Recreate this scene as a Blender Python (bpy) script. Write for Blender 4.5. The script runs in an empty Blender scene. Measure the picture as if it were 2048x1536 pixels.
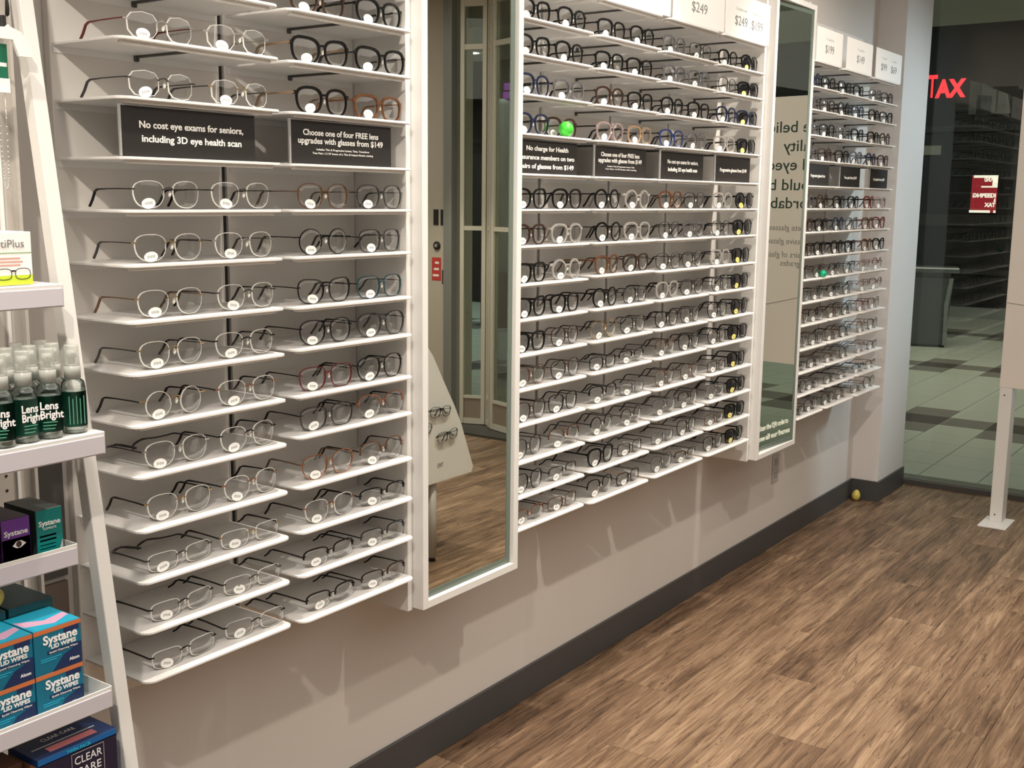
import bpy, bmesh, math, random
from mathutils import Vector, Matrix
rnd = random.Random(11)
PI = math.pi
C = bpy.context.scene.collection
sc = bpy.context.scene

# ------------------------------------------------------------------ camera, light, exposure
def look(yaw, pitch, roll):
    F = Vector((math.sin(yaw)*math.cos(pitch), math.cos(yaw)*math.cos(pitch), -math.sin(pitch)))
    R = Vector((math.cos(yaw), -math.sin(yaw), 0)); U = R.cross(F)
    r = R*math.cos(roll)+U*math.sin(roll); u = -R*math.sin(roll)+U*math.cos(roll)
    return Matrix((r, u, -F)).transposed()
cam = bpy.data.objects.new('camera', bpy.data.cameras.new('camera')); C.objects.link(cam)
cam.matrix_world = Matrix.Translation((0, -1.96495, 1.61533)) @ look(math.radians(54.768), math.radians(9.340), math.radians(0.610)).to_4x4()
cam.data.sensor_width = 36; cam.data.lens = 36*2252.66/2048; cam.data.clip_start = 0.05; cam.data.clip_end = 100
sc.camera = cam
sc.view_settings.view_transform = 'Standard'; sc.view_settings.look = 'None'
sc.view_settings.gamma = 1; sc.view_settings.use_curve_mapping = False
sc.view_settings.exposure = -0.15
sc.cycles.transparent_max_bounces = 48
sc.cycles.max_bounces = 10
sc.cycles.use_denoising = True
sc.cycles.sample_clamp_indirect = 6
w = bpy.data.worlds.new('world'); sc.world = w; w.use_nodes = True
w.node_tree.nodes['Background'].inputs[0].default_value = (0.55, 0.62, 0.75, 1); w.node_tree.nodes['Background'].inputs[1].default_value = 0.02

def lamp(name, kind, loc, energy, color, target=None, **kw):
    d = bpy.data.lights.new(name, kind); d.energy = energy; d.color = color
    for k, v in kw.items(): setattr(d, k, v)
    o = bpy.data.objects.new(name, d); C.objects.link(o); o.location = loc
    t = Vector(target) if target else Vector((loc[0], loc[1], 0))
    o.rotation_euler = (t-Vector(loc)).to_track_quat('-Z', 'Y').to_euler()
    return o
WARM = (1.0, 0.90, 0.78); NEUT = (1.0, 0.94, 0.86); COOL = (0.70, 0.80, 1.0)
# ceiling spotlights aimed at the display wall
for i, (x, tx) in enumerate(((-0.15, 1.75), (2.40, 3.4), (4.30, 4.75))):
    lamp('spot_light', 'SPOT', (x, -1.64, 2.88), (130, 125, 75)[i], WARM, (tx, 0, (1.35, 1.35, 1.75)[i]), spot_size=math.radians((92, 92, 70)[i]), spot_blend=0.7, shadow_soft_size=0.03)
# wall-washing downlights close to the display wall
for x in (0.5, 1.75, 3.0, 4.2):
    lamp('down_spot', 'SPOT', (x, -0.60, 2.88), 115, WARM, (x, -0.62, 0), spot_size=math.radians(86), spot_blend=0.8, shadow_soft_size=0.03)
# unseen spots added to brighten the floor and entrance
for x, y, e in ((2.0, -2.6, 80), (3.9, -2.3, 140), (3.4, -3.9, 120), (5.4, -3.3, 120)):
    lamp('down_spot', 'SPOT', (x, y, 2.95), e, WARM, (x, y, 0), spot_size=math.radians(68), spot_blend=0.35, shadow_soft_size=0.05)
# unseen ceiling-wide area light added as soft ambient fill
lamp('ceiling_fill_light', 'AREA', (1.9, -2.8, 2.96), 140, NEUT, None, shape='RECTANGLE', size=7.0, size_y=4.2)
# lights on the mall side
lamp('cool_fill_spot', 'SPOT', (7.2, -2.3, 2.70), 1500, COOL, (6.1, -0.20, 1.55), spot_size=math.radians(56), spot_blend=0.8, shadow_soft_size=0.22)  # unseen cool spot added to give the column a bluish daylight tint
lamp('mall_light', 'AREA', (11.0, 0.5, 4.9), 300, (1.0, 0.96, 0.82), None, shape='RECTANGLE', size=5.0, size_y=4.0)
lamp('mall_light', 'AREA', (11.0, -8.0, 4.9), 300, (0.8, 0.95, 1.0), None, shape='RECTANGLE', size=5.0, size_y=4.0)

# ------------------------------------------------------------------ materials
MATS = {}
def mat(name, col, rough=0.5, metal=0.0, spec=0.5, emit=0.0, alpha=None, var=0.0, scale=20.0, bump=0.0):
    if name in MATS: return MATS[name]
    m = bpy.data.materials.new(name); m.use_nodes = True; nt = m.node_tree; b = nt.nodes['Principled BSDF']
    b.inputs['Roughness'].default_value = rough; b.inputs['Metallic'].default_value = metal
    b.inputs['Specular IOR Level'].default_value = spec
    c = (*col, 1)
    b.inputs['Base Color'].default_value = c
    if emit:
        b.inputs['Emission Color'].default_value = c; b.inputs['Emission Strength'].default_value = emit
    if var or bump:
        tc = nt.nodes.new('ShaderNodeTexCoord'); no = nt.nodes.new('ShaderNodeTexNoise'); no.inputs['Scale'].default_value = scale
        no.inputs['Detail'].default_value = 4
        nt.links.new(tc.outputs['Object'], no.inputs['Vector'])
        if var:
            mx = nt.nodes.new('ShaderNodeMix'); mx.data_type = 'RGBA'
            mx.inputs[6].default_value = (*[v*(1-var) for v in col], 1); mx.inputs[7].default_value = (*[min(1, v*(1+var)) for v in col], 1)
            nt.links.new(no.outputs['Fac'], mx.inputs[0]); nt.links.new(mx.outputs[2], b.inputs['Base Color'])
        if bump:
            bp = nt.nodes.new('ShaderNodeBump'); bp.inputs['Strength'].default_value = bump; bp.inputs['Distance'].default_value = 0.002
            nt.links.new(no.outputs['Fac'], bp.inputs['Height']); nt.links.new(bp.outputs['Normal'], b.inputs['Normal'])
    MATS[name] = m; return m
def glassy(name, tint, ior=1.45, rough=0.0, gain=1.0, gcol=(1, 1, 1)):
    m = bpy.data.materials.new(name); m.use_nodes = True; nt = m.node_tree; nt.nodes.remove(nt.nodes['Principled BSDF'])
    out = nt.nodes['Material Output']; tr = nt.nodes.new('ShaderNodeBsdfTransparent'); gl = nt.nodes.new('ShaderNodeBsdfGlossy')
    tr.inputs[0].default_value = (*tint, 1); gl.inputs['Color'].default_value = (*gcol, 1); gl.inputs['Roughness'].default_value = rough
    fr = nt.nodes.new('ShaderNodeFresnel'); fr.inputs[0].default_value = ior
    mu = nt.nodes.new('ShaderNodeMath'); mu.operation = 'MULTIPLY'; mu.inputs[1].default_value = gain; mu.use_clamp = True
    mx = nt.nodes.new('ShaderNodeMixShader')
    nt.links.new(fr.outputs[0], mu.inputs[0]); nt.links.new(mu.outputs[0], mx.inputs[0]); nt.links.new(tr.outputs[0], mx.inputs[1]); nt.links.new(gl.outputs[0], mx.inputs[2]); nt.links.new(mx.outputs[0], out.inputs[0])
    MATS[name] = m; return m
M_WALL = mat('wall_paint', (0.60, 0.565, 0.53), 0.6, var=0.03, scale=3, bump=0.05)
M_PANEL = mat('panel_laminate', (0.74, 0.71, 0.67), 0.5, var=0.02, scale=4)
M_WHITE = mat('white_powder_coat', (0.82, 0.81, 0.79), 0.38)
M_WHITE2 = mat('white_laminate', (0.74, 0.725, 0.695), 0.45)
M_CARD = mat('white_card', (0.88, 0.87, 0.84), 0.5)
M_BASE = mat('charcoal_vinyl', (0.055, 0.054, 0.055), 0.45)
M_BLACK = mat('black_matte', (0.012, 0.011, 0.011), 0.5)
M_SLOT = mat('slot_black', (0.02, 0.018, 0.017), 0.6)
M_STEEL = mat('dark_steel', (0.10, 0.095, 0.09), 0.4, 0.6)
M_SIGN = mat('sign_black', (0.022, 0.020, 0.019), 0.5, 0, 0.25)
M_SIGNBACK = mat('sign_grey_acrylic', (0.33, 0.33, 0.32), 0.3)
M_INK = mat('white_ink', (0.85, 0.84, 0.80), 0.5)
M_GREY = mat('grey_ink', (0.22, 0.22, 0.22), 0.6)
M_LGREY = mat('light_grey_ink', (0.5, 0.5, 0.48), 0.6)
M_DKGREEN = mat('dark_green_ink', (0.012, 0.045, 0.028), 0.5)
M_CEIL = mat('ceiling_paint', (0.62, 0.61, 0.58), 0.7, var=0.02, scale=2)
M_MIRROR = bpy.data.materials.new('mirror_silver'); M_MIRROR.use_nodes = True
_nt = M_MIRROR.node_tree; _nt.nodes.remove(_nt.nodes['Principled BSDF']); _g = _nt.nodes.new('ShaderNodeBsdfGlossy')
_g.inputs['Color'].default_value = (0.84, 0.87, 0.81, 1); _g.inputs['Roughness'].default_value = 0.0; _nt.links.new(_g.outputs[0], _nt.nodes['Material Output'].inputs[0])
M_GEDGE = mat('green_glass_edge', (0.13, 0.165, 0.14), 0.25)
M_LENS = glassy('clear_lens', (0.955, 0.965, 0.965), 1.5, 0.02, 1.5)
M_LEDGE = mat('lens_polished_edge', (0.80, 0.79, 0.74), 0.15, 0.0, 0.9)
M_SUN = mat('dark_lens', (0.008, 0.008, 0.010), 0.06, 0, 0.8)
M_PANE = glassy('shopfront_glass', (0.90, 0.94, 0.88), 1.45, 0.0, 0.8)
M_CLEARP = glassy('clear_plastic', (0.965, 0.985, 0.975), 1.5, 0.06, 1.6)
def milky(name, col, amount):
    m = bpy.data.materials.new(name); m.use_nodes = True; nt = m.node_tree; b = nt.nodes['Principled BSDF']
    b.inputs['Base Color'].default_value = (*col, 1); b.inputs['Roughness'].default_value = 0.3; b.inputs['Alpha'].default_value = amount; return m
M_CAPP = milky('frosted_cap', (0.50, 0.52, 0.47), 0.45)

# ------------------------------------------------------------------ mesh helpers
def mesh(name, bm, mats, smooth=False):
    me = bpy.data.meshes.new(name); bm.normal_update(); bm.to_mesh(me); bm.free()
    for m in (mats if isinstance(mats, (list, tuple)) else [mats]): me.materials.append(m)
    if smooth:
        for p in me.polygons: p.use_smooth = True
    return me
def put(name, me, parent=None, loc=(0, 0, 0), rot=(0, 0, 0)):
    o = bpy.data.objects.new(name, me); C.objects.link(o); o.location = loc; o.rotation_euler = rot
    if parent: o.parent = parent
    return o
def tag(o, label=None, cat=None, group=None, kind=None):
    if label: o['label'] = label
    if cat: o['category'] = cat
    if group: o['group'] = group
    if kind: o['kind'] = kind
    return o
def empty(name, loc=(0, 0, 0), rz=0.0, label=None, cat=None, group=None):
    o = bpy.data.objects.new(name, None); C.objects.link(o); o.location = loc; o.rotation_euler = (0, 0, rz); o.empty_display_size = 0.05
    return tag(o, label, cat, group)
def bx(bm, x0, x1, y0, y1, z0, z1, bev=0.0, mi=0):
    r = bmesh.ops.create_cube(bm, size=1.0); vs = r['verts']
    for v in vs: v.co = Vector((x0+(v.co.x+.5)*(x1-x0), y0+(v.co.y+.5)*(y1-y0), z0+(v.co.z+.5)*(z1-z0)))
    fs = {f for v in vs for f in v.link_faces}
    for f in fs: f.material_index = mi
    if bev:
        es = list({e for f in fs for e in f.edges})
        r2 = bmesh.ops.bevel(bm, geom=es, offset=bev, segments=1, affect='EDGES')
        for f in r2['faces']: f.material_index = mi
    return bm
def box(name, x0, x1, y0, y1, z0, z1, m, parent=None, bev=0.0):
    return put(name, mesh(name, bx(bmesh.new(), x0, x1, y0, y1, z0, z1, bev), m), parent)
def struct(o): o['kind'] = 'structure'; return o
def prism(bm, pts, axis, a0, a1, mi=0):
    """outline pts (2-D) extruded along axis 0/1/2"""
    def mk(p, a):
        if axis == 0: return (a, p[0], p[1])
        if axis == 1: return (p[0], a, p[1])
        return (p[0], p[1], a)
    A = [bm.verts.new(mk(p, a0)) for p in pts]; B = [bm.verts.new(mk(p, a1)) for p in pts]; n = len(pts)
    fs = [bm.faces.new(A), bm.faces.new(B[::-1])]
    for i in range(n): fs.append(bm.faces.new((A[i], B[i], B[(i+1) % n], A[(i+1) % n])))
    for f in fs: f.material_index = mi
    bmesh.ops.recalc_face_normals(bm, faces=fs)
    return bm
def sweep(bm, path, prof, closed=False, mi=0, up=Vector((0, 1, 0))):
    """path: list of Vector; prof: fn(i)->list of (n,b) offsets where n is in-plane normal, b along up"""
    rings = []; n = len(path)
    for i, p in enumerate(path):
        a = path[(i-1) % n] if (closed or i > 0) else p; b = path[(i+1) % n] if (closed or i < n-1) else p
        t = (b-a).normalized(); nn = t.cross(up).normalized(); bb = nn.cross(t).normalized()
        rings.append([bm.verts.new(p+nn*q[0]+bb*q[1]) for q in prof(i)])
    k = len(rings[0]); fs = []
    for i in range(n if closed else n-1):
        r0, r1 = rings[i], rings[(i+1) % n]
        for j in range(k): fs.append(bm.faces.new((r0[j], r0[(j+1) % k], r1[(j+1) % k], r1[j])))
    if not closed: fs += [bm.faces.new(rings[0]), bm.faces.new(rings[-1][::-1])]
    for f in fs: f.material_index = mi
    bmesh.ops.recalc_face_normals(bm, faces=fs)
    return bm
def rect(a, b): return [(-a, -b), (a, -b), (a, b), (-a, b)]
def octo(r, k=6): return [(r*math.cos(2*PI*i/k), r*math.sin(2*PI*i/k)) for i in range(k)]
def tube(bm, pts, r, k=6, closed=False, mi=0):
    P = [Vector(p) for p in pts]
    d = (P[1]-P[0]).normalized(); up = Vector((0, 0, 1)) if abs(d.z) < 0.8 else Vector((0, 1, 0))
    return sweep(bm, P, lambda i: octo(r, k), closed, mi, up)
def lathe(bm, prof, n=20, cx=0, cy=0, mi=0):
    rings = []
    for r, z in prof: rings.append([bm.verts.new((cx+r*math.cos(2*PI*i/n), cy+r*math.sin(2*PI*i/n), z)) for i in range(n)])
    fs = []
    for a, b in zip(rings, rings[1:]):
        for i in range(n): fs.append(bm.faces.new((a[i], a[(i+1) % n], b[(i+1) % n], b[i])))
    fs += [bm.faces.new(rings[0][::-1]), bm.faces.new(rings[-1])]
    for f in fs: f.material_index = mi
    return bm
FIT = []
FRONT = (PI/2, 0, 0); WEST = (PI/2, 0, -PI/2); EAST = (PI/2, 0, PI/2)
def text(body, loc, size, m, parent=None, rot=FRONT, align='LEFT', width=None, name='lettering', bold=0.0, mirror=False, spacing=1.0):
    d = bpy.data.curves.new(name, 'FONT'); d.body = body; d.size = size; d.align_x = align; d.align_y = 'BOTTOM_BASELINE'
    d.extrude = 0.0002; d.offset = bold; d.space_line = spacing; d.resolution_u = 3
    d.materials.append(m)
    o = bpy.data.objects.new(name, d); C.objects.link(o); o.location = loc; o.rotation_euler = rot
    if parent: o.parent = parent
    if width: FIT.append((o, width, mirror))
    elif mirror: o.scale.x = -1
    return o

# ------------------------------------------------------------------ key dimensions
ZR = {1: 1.588, 2: 1.489, 3: 1.385, 4: 1.288, 5: 1.190, 6: 1.093, 7: 0.988, 8: 0.887, 9: 0.787, 10: 0.688,
      0: 1.683, -1: 1.789, -2: 1.892, -3: 1.995, -4: 2.088, -5: 2.190}
SF = 0.22            # shelf front distance from wall
CW, GAP = 0.41224, 0.0264
ORD = ['', 'first', 'second', 'third', 'fourth', 'fifth', 'sixth', 'seventh', 'eighth', 'ninth', 'tenth']
COLS = [('A1', 1.2673, 'far left column'), ('A2', 1.6796, 'column just before near mirror')]
for k, nm in enumerate(('first', 'second', 'third', 'fourth')): COLS.append(('B%d' % (k+1), 2.4884+k*CW, nm+' column after near mirror'))
for k, nm in enumerate(('first', 'second', 'third')): COLS.append(('C%d' % (k+1), 4.5464+k*CW, nm+' column past lettered mirror'))
COLX = {c[0]: c[1] for c in COLS}; COLN = {c[0]: c[2] for c in COLS}
DZ = {('A2', 4): .004, ('A2', 6): .0075, ('A2', 3): -.0024, ('A2', 10): -.006, ('B1', 7): .005, ('B1', 10): .006, ('B2', 3): .005}
def shelf_z(c, r): return ZR[r]+DZ.get((c, r), 0)

# ------------------------------------------------------------------ setting: shell of the shop
struct(box('wall_back', -2.6, 6.06, 0.0, 0.12, 0, 3.0, M_WALL))
struct(box('wall_left', -2.6, -2.48, -5.6, 0.0, 0, 3.0, M_WALL))
struct(box('wall_front', -2.6, 6.57, -5.72, -5.6, 0, 3.0, M_WALL))
struct(box('ceiling', -2.6, 6.6, -5.72, 0.12, 3.0, 3.1, M_CEIL))
struct(box('wall_column', 6.045, 6.50, -0.145, 0.12, 0, 3.0, mat('column_paint', (0.64, 0.61, 0.59), 0.6, var=0.02, scale=3)))
struct(box('baseboard_back', -2.48, 6.045, -0.010, 0.0, 0, 0.111, M_BASE, None, 0.002))
struct(box('baseboard_column', 6.033, 6.50, -0.157, -0.145, 0, 0.111, M_BASE))
struct(box('baseboard_return', 6.033, 6.045, -0.145, -0.010, 0, 0.111, M_BASE))
# wood-look floor: sub floor plus planks
def wood():
    m = bpy.data.materials.new('weathered_oak_vinyl'); m.use_nodes = True; nt = m.node_tree; b = nt.nodes['Principled BSDF']
    N = nt.nodes.new; L = nt.links.new
    tc = N('ShaderNodeTexCoord'); oi = N('ShaderNodeObjectInfo')
    ad = N('ShaderNodeVectorMath'); ad.operation = 'ADD'
    sc_ = N('ShaderNodeVectorMath'); sc_.operation = 'SCALE'; sc_.inputs['Scale'].default_value = 9.0
    cx = N('ShaderNodeCombineXYZ'); L(oi.outputs['Random'], cx.inputs[0]); L(oi.outputs['Random'], cx.inputs[1]); L(cx.outputs[0], sc_.inputs[0])
    L(tc.outputs['Object'], ad.inputs[0]); L(sc_.outputs[0], ad.inputs[1])
    def noise(sx, sy, scale, det, rough=0.6, dist=0.0):
        mp = N('ShaderNodeMapping'); mp.inputs['Scale'].default_value = (sx, sy, 1); no = N('ShaderNodeTexNoise')
        no.inputs['Scale'].default_value = scale; no.inputs['Detail'].default_value = det; no.inputs['Roughness'].default_value = rough; no.inputs['Distortion'].default_value = dist
        L(ad.outputs[0], mp.inputs['Vector']); L(mp.outputs[0], no.inputs['Vector']); return no
    n1 = noise(0.9, 15, 3.2, 8, 0.66, 0.9)        # long grain
    n2 = noise(1.3, 7, 1.8, 4, 0.55, 0.8)          # broad patches
    n3 = noise(2.0, 70, 4.0, 5, 0.65, 0.5)           # fine grain
    n4 = noise(0.8, 13, 2.0, 3, 0.5, 1.4)         # cracks
    r1 = N('ShaderNodeValToRGB'); e = r1.color_ramp.elements
    e[0].position = 0.33; e[0].color = (0.065, 0.036, 0.020, 1); e[1].position = 0.68; e[1].color = (0.37, 0.255, 0.160, 1)
    q = r1.color_ramp.elements.new(0.5); q.color = (0.185, 0.114, 0.068, 1)
    mixv = N('ShaderNodeMath'); mixv.operation = 'MULTIPLY_ADD'; mixv.inputs[1].default_value = 0.42
    L(n2.outputs['Fac'], mixv.inputs[0])
    h = N('ShaderNodeMath'); h.operation = 'MULTIPLY'; h.inputs[1].default_value = 0.58; L(n1.outputs['Fac'], h.inputs[0]); L(h.outputs[0], mixv.inputs[2])
    f3 = N('ShaderNodeMath'); f3.operation = 'MULTIPLY_ADD'; f3.inputs[1].default_value = 0.34; f3.inputs[2].default_value = -0.17; L(n3.outputs['Fac'], f3.inputs[0])
    s1 = N('ShaderNodeMath'); L(mixv.outputs[0], s1.inputs[0]); L(f3.outputs[0], s1.inputs[1])
    ov = N('ShaderNodeMath'); ov.operation = 'MULTIPLY_ADD'; ov.inputs[1].default_value = 0.10; ov.inputs[2].default_value = -0.05; L(oi.outputs['Random'], ov.inputs[0])
    s2 = N('ShaderNodeMath'); L(s1.outputs[0], s2.inputs[0]); L(ov.outputs[0], s2.inputs[1]); L(s2.outputs[0], r1.inputs[0])
    cr = N('ShaderNodeValToRGB'); ce = cr.color_ramp.elements; ce[0].position = 0.0; ce[0].color = (1, 1, 1, 1); ce[1].position = 1.0; ce[1].color = (1, 1, 1, 1)
    a = ce.new(0.485); a.color = (1, 1, 1, 1); bq = ce.new(0.50); bq.color = (0.25, 0.21, 0.19, 1); c2 = ce.new(0.515); c2.color = (1, 1, 1, 1)
    L(n4.outputs['Fac'], cr.inputs[0])
    mu = N('ShaderNodeMix'); mu.data_type = 'RGBA'; mu.blend_type = 'MULTIPLY'; mu.inputs[0].default_value = 0.8
    L(r1.outputs[0], mu.inputs[6]); L(cr.outputs[0], mu.inputs[7]); L(mu.outputs[2], b.inputs['Base Color'])
    b.inputs['Roughness'].default_value = 0.5; b.inputs['Specular IOR Level'].default_value = 0.35
    bp = N('ShaderNodeBump'); bp.inputs['Strength'].default_value = 0.25; bp.inputs['Distance'].default_value = 0.001; L(n3.outputs['Fac'], bp.inputs['Height']); L(bp.outputs[0], b.inputs['Normal'])
    return m
M_WOOD = wood()
floor = struct(box('floor', -2.48, 6.56, -5.6, 0.0, -0.06, -0.003, mat('dark_subfloor', (0.05, 0.035, 0.025), 0.7)))
PW, PL = 0.185, 1.22
plank_me = mesh('plank', bx(bmesh.new(), 0.0006, PL-0.0006, -PW+0.0005, -0.0005, -0.004, 0.0, 0.0008), M_WOOD)
for row in range(30):
    off = (row*0.43) % PL
    x = -2.48-off
    while x < 6.56:
        x0, x1 = max(x, -2.48), min(x+PL, 6.555)
        y1 = -row*PW; vis = x1 > 0.6 or row < 2
        if x1-x0 > 0.02:
            if x1-x0 > PL-0.01: me = plank_me
            else: me = mesh('plank', bx(bmesh.new(), 0.0006, x1-x0-0.0006, -PW+0.0005, -0.0005, -0.004, 0.0, 0.0008), M_WOOD)
            put('plank', me, floor, (x0, min(y1, -0.0), 0))
        x += PL
# dark grey and brown boards on the wall behind the ladder stand
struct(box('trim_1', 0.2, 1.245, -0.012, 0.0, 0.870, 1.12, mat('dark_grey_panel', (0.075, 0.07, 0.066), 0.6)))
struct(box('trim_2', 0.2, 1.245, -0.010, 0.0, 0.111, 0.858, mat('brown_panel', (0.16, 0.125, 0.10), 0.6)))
# outlet plate on the wall under the lettered mirror
o = empty('wall_outlet', (4.93, 0, 0.38), 0, 'grey double outlet plate on the wall under the lettered mirror', 'outlet')
box('plate', -0.036, 0.036, -0.006, 0.0, -0.068, 0.068, mat('grey_plate', (0.42, 0.40, 0.38), 0.4), o, 0.002)
for dz in (-0.03, 0.03): box('socket', -0.017, 0.017, -0.008, -0.006, dz-0.016, dz+0.016, mat('grey_socket', (0.30, 0.285, 0.27), 0.4), o, 0.0008)

# ------------------------------------------------------------------ wall display: back panels
def back_panel(col, x0, x1, label):
    o = box('back_panel', x0, x1, -0.02, -0.0005, 0.585, 2.42, M_PANEL, None, 0.0015)
    return tag(o, label, 'panel', 'back panels of the frame display')
back_panel('A1', 1.262, 1.6545, 'greige back panel behind the far left column of shelves')
back_panel('A2', 1.6725, 2.0725, 'greige back panel between dark slot and near mirror')
edges = [2.5105]+[2.4884+k*CW-0.0132 for k in (1, 2, 3)]+[4.1525]
for k in range(4): back_panel('B', edges[k]+(0.009 if k else 0), edges[k+1]-(0.009 if k < 3 else 0), 'greige back panel behind %s' % COLN['B%d' % (k+1)])
edges = [4.6125]+[4.5464+k*CW-0.0132 for k in (1, 2)]+[5.765]
for k in range(3): back_panel('C', edges[k]+(0.009 if k else 0), edges[k+1]-(0.009 if k < 2 else 0), 'greige back panel behind %s' % COLN['C%d' % (k+1)])
for x, lab in ((1.6635, 'black upright slot between the two columns before near mirror'), (2.8874, 'black upright slot after first column past near mirror'),
               (3.2997, 'black upright slot after second column past near mirror'), (3.7119, 'black upright slot after third column past near mirror'),
               (4.9454, 'black upright slot after first column past lettered mirror'), (5.3577, 'black upright slot after second column past lettered mirror')):
    r = empty('shelf_upright', (x, 0, 0.585), 0, lab, 'upright', 'uprights of the frame display')
    box('channel', -0.0088, 0.0088, -0.012, -0.0008, 0, 1.835, M_SLOT, r)
    box('edge_strip', -0.0088, -0.0072, -0.021, -0.012, 0, 1.835, M_WHITE, r)

# ------------------------------------------------------------------ shelves
def shelf_mesh(W=CW-GAP):
    bm = bmesh.new(); D0, D1 = -0.022, -SF; R = 0.022
    pts = [(0, D0)]
    for i in range(6): a = PI+i/5*PI/2; pts.append((R+R*math.cos(a), D1+R+R*math.sin(a)))
    for i in range(6): a = 1.5*PI+i/5*PI/2; pts.append((W-R+R*math.cos(a), D1+R+R*math.sin(a)))
    pts.append((W, D0))
    prism(bm, pts, 2, -0.0055, 0.0)
    bmesh.ops.bevel(bm, geom=[e for e in bm.edges if abs(e.verts[0].co.z-e.verts[1].co.z) < 1e-5], offset=0.001, segments=1, affect='EDGES')
    bx(bm, 0.0, W, -0.022, -0.0205, -0.018, -0.0005)               # folded rear flange
    return mesh('shelf_board', bm, M_WHITE)
SHELF = shelf_mesh(); SHORT = shelf_mesh(0.333)
LIP, LIPS = (mesh('under_rail', bx(bmesh.new(), 0.018, w_-0.018, -SF+0.014, -SF+0.030, -0.0115, -0.0055, 0.001), M_WHITE2) for w_ in (CW-GAP, 0.333))
_b = bmesh.new(); bx(_b, -0.0035, 0.0035, -0.185, -0.026, -0.0105, -0.0056, 0.001); bx(_b, -0.005, 0.005, -0.028, -0.0205, -0.017, -0.0056, 0.0015)
BRACK = mesh('bracket', _b, M_STEEL)
def shelf_label(c, r):
    if r == 0: return 'white shelf carrying the black sign, %s' % COLN[c]
    if r == -5: return 'white top shelf under the price board, %s' % COLN[c]
    return 'white metal shelf, %s %s the signs, %s' % (ORD[abs(r)], 'below' if r > 0 else 'above', COLN[c])
for c, x0, nm in COLS:
    for r in range(-5, 11):
        sh_ = c == 'C1'
        s = empty('display_shelf', (x0+(0.0534 if sh_ else 0), 0, shelf_z(c, r)), 0, shelf_label(c, r), 'shelf', 'white shelves of the frame display')
        put('board', SHORT if sh_ else SHELF, s)
        put('under_rail', LIPS if sh_ else LIP, s)
        if r < 0: put('bracket', BRACK, s, ((CW-GAP)/2-0.012, 0, 0))

# ------------------------------------------------------------------ mirrors
def mirror(x0, x1, tilt, label, side_l):
    z0, z1 = 0.585, 2.40
    r = empty('wall_mirror', (x0, 0, z0), 0, label, 'mirror')
    W, H = x1-x0, z1-z0; fw = 0.021
    bm = bmesh.new()
    bx(bm, -0.0195, -0.0185+0.016, -0.185, -0.001, -0.004, H+0.02)       # cabinet sides
    bx(bm, W+0.0025, W+0.0185, -0.185, -0.001, -0.004, H+0.02)
    put('cabinet', mesh('cabinet', bm, M_WHITE2), r)
    bm = bmesh.new()
    D = -0.158
    bx(bm, 0, fw, -SF, D, 0, H, 0.0012); bx(bm, W-fw, W, -SF, D, 0, H, 0.0012)
    bx(bm, fw, W-fw, -SF, D, 0, fw, 0.0012); bx(bm, fw, W-fw, -SF, D, H-fw, H, 0.0012)
    bx(bm, 0.001, W-0.001, D, -0.001, 0.001, H-0.001)
    put('frame', mesh('frame', bm, mat('mirror_frame_white', (0.71, 0.70, 0.68), 0.4)), r)
    # pane, set a little back in its frame; edge strip gives the greenish bevel
    t = math.radians(tilt); yl = -0.205 if tilt == 0 else -0.192
    g = empty('pane_pivot', (fw, yl, 0), -t); g.parent = r
    o = box('glass', 0.0, (W-2*fw)/math.cos(t), 0.0, 0.004, fw, H-fw, [M_MIRROR], r)
    o.location = (fw, yl, 0); o.rotation_euler = (0, 0, -t)
    bpy.data.objects.remove(g)
    b = bmesh.new(); L = (W-2*fw)/math.cos(t); e = 0.018
    bx(b, 0, e*.6, -0.0012, -0.0002, fw, H-fw); bx(b, L-e, L, -0.0012, -0.0002, fw, H-fw); bx(b, e*.6, L-e, -0.0012, -0.0002, fw, fw+e); bx(b, e*.6, L-e, -0.0012, -0.0002, H-fw-e, H-fw)
    o = put('bevel_strip', mesh('bevel_strip', b, M_GEDGE), r, (fw, yl, 0), (0, 0, -t))
    return r, fw, yl, t
mirror(2.0935, 2.5085, 0, 'near tall white-framed mirror reflecting doors and brown floor', True)
mB, fw, yl, t = mirror(4.1795, 4.5905, 3.7, 'far tall white-framed mirror reflecting reversed green lettering', True)
def mtext(body, u, z, width):
    d = Matrix.Rotation(-t, 3, 'Z') @ Vector((u, -0.0022, 0))
    return text(body, (fw+d.x, yl+d.y, z), 0.03, mat('pale_green_vinyl', (0.86, 0.90, 0.80), 0.5), mB, (PI/2, 0, -t), 'LEFT', width, 'lettering', 0.0006)
mtext('Scan the QR code to', 0.050, 0.105, 0.265); mtext('see all our frames', 0.050, 0.062, 0.285)

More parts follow.
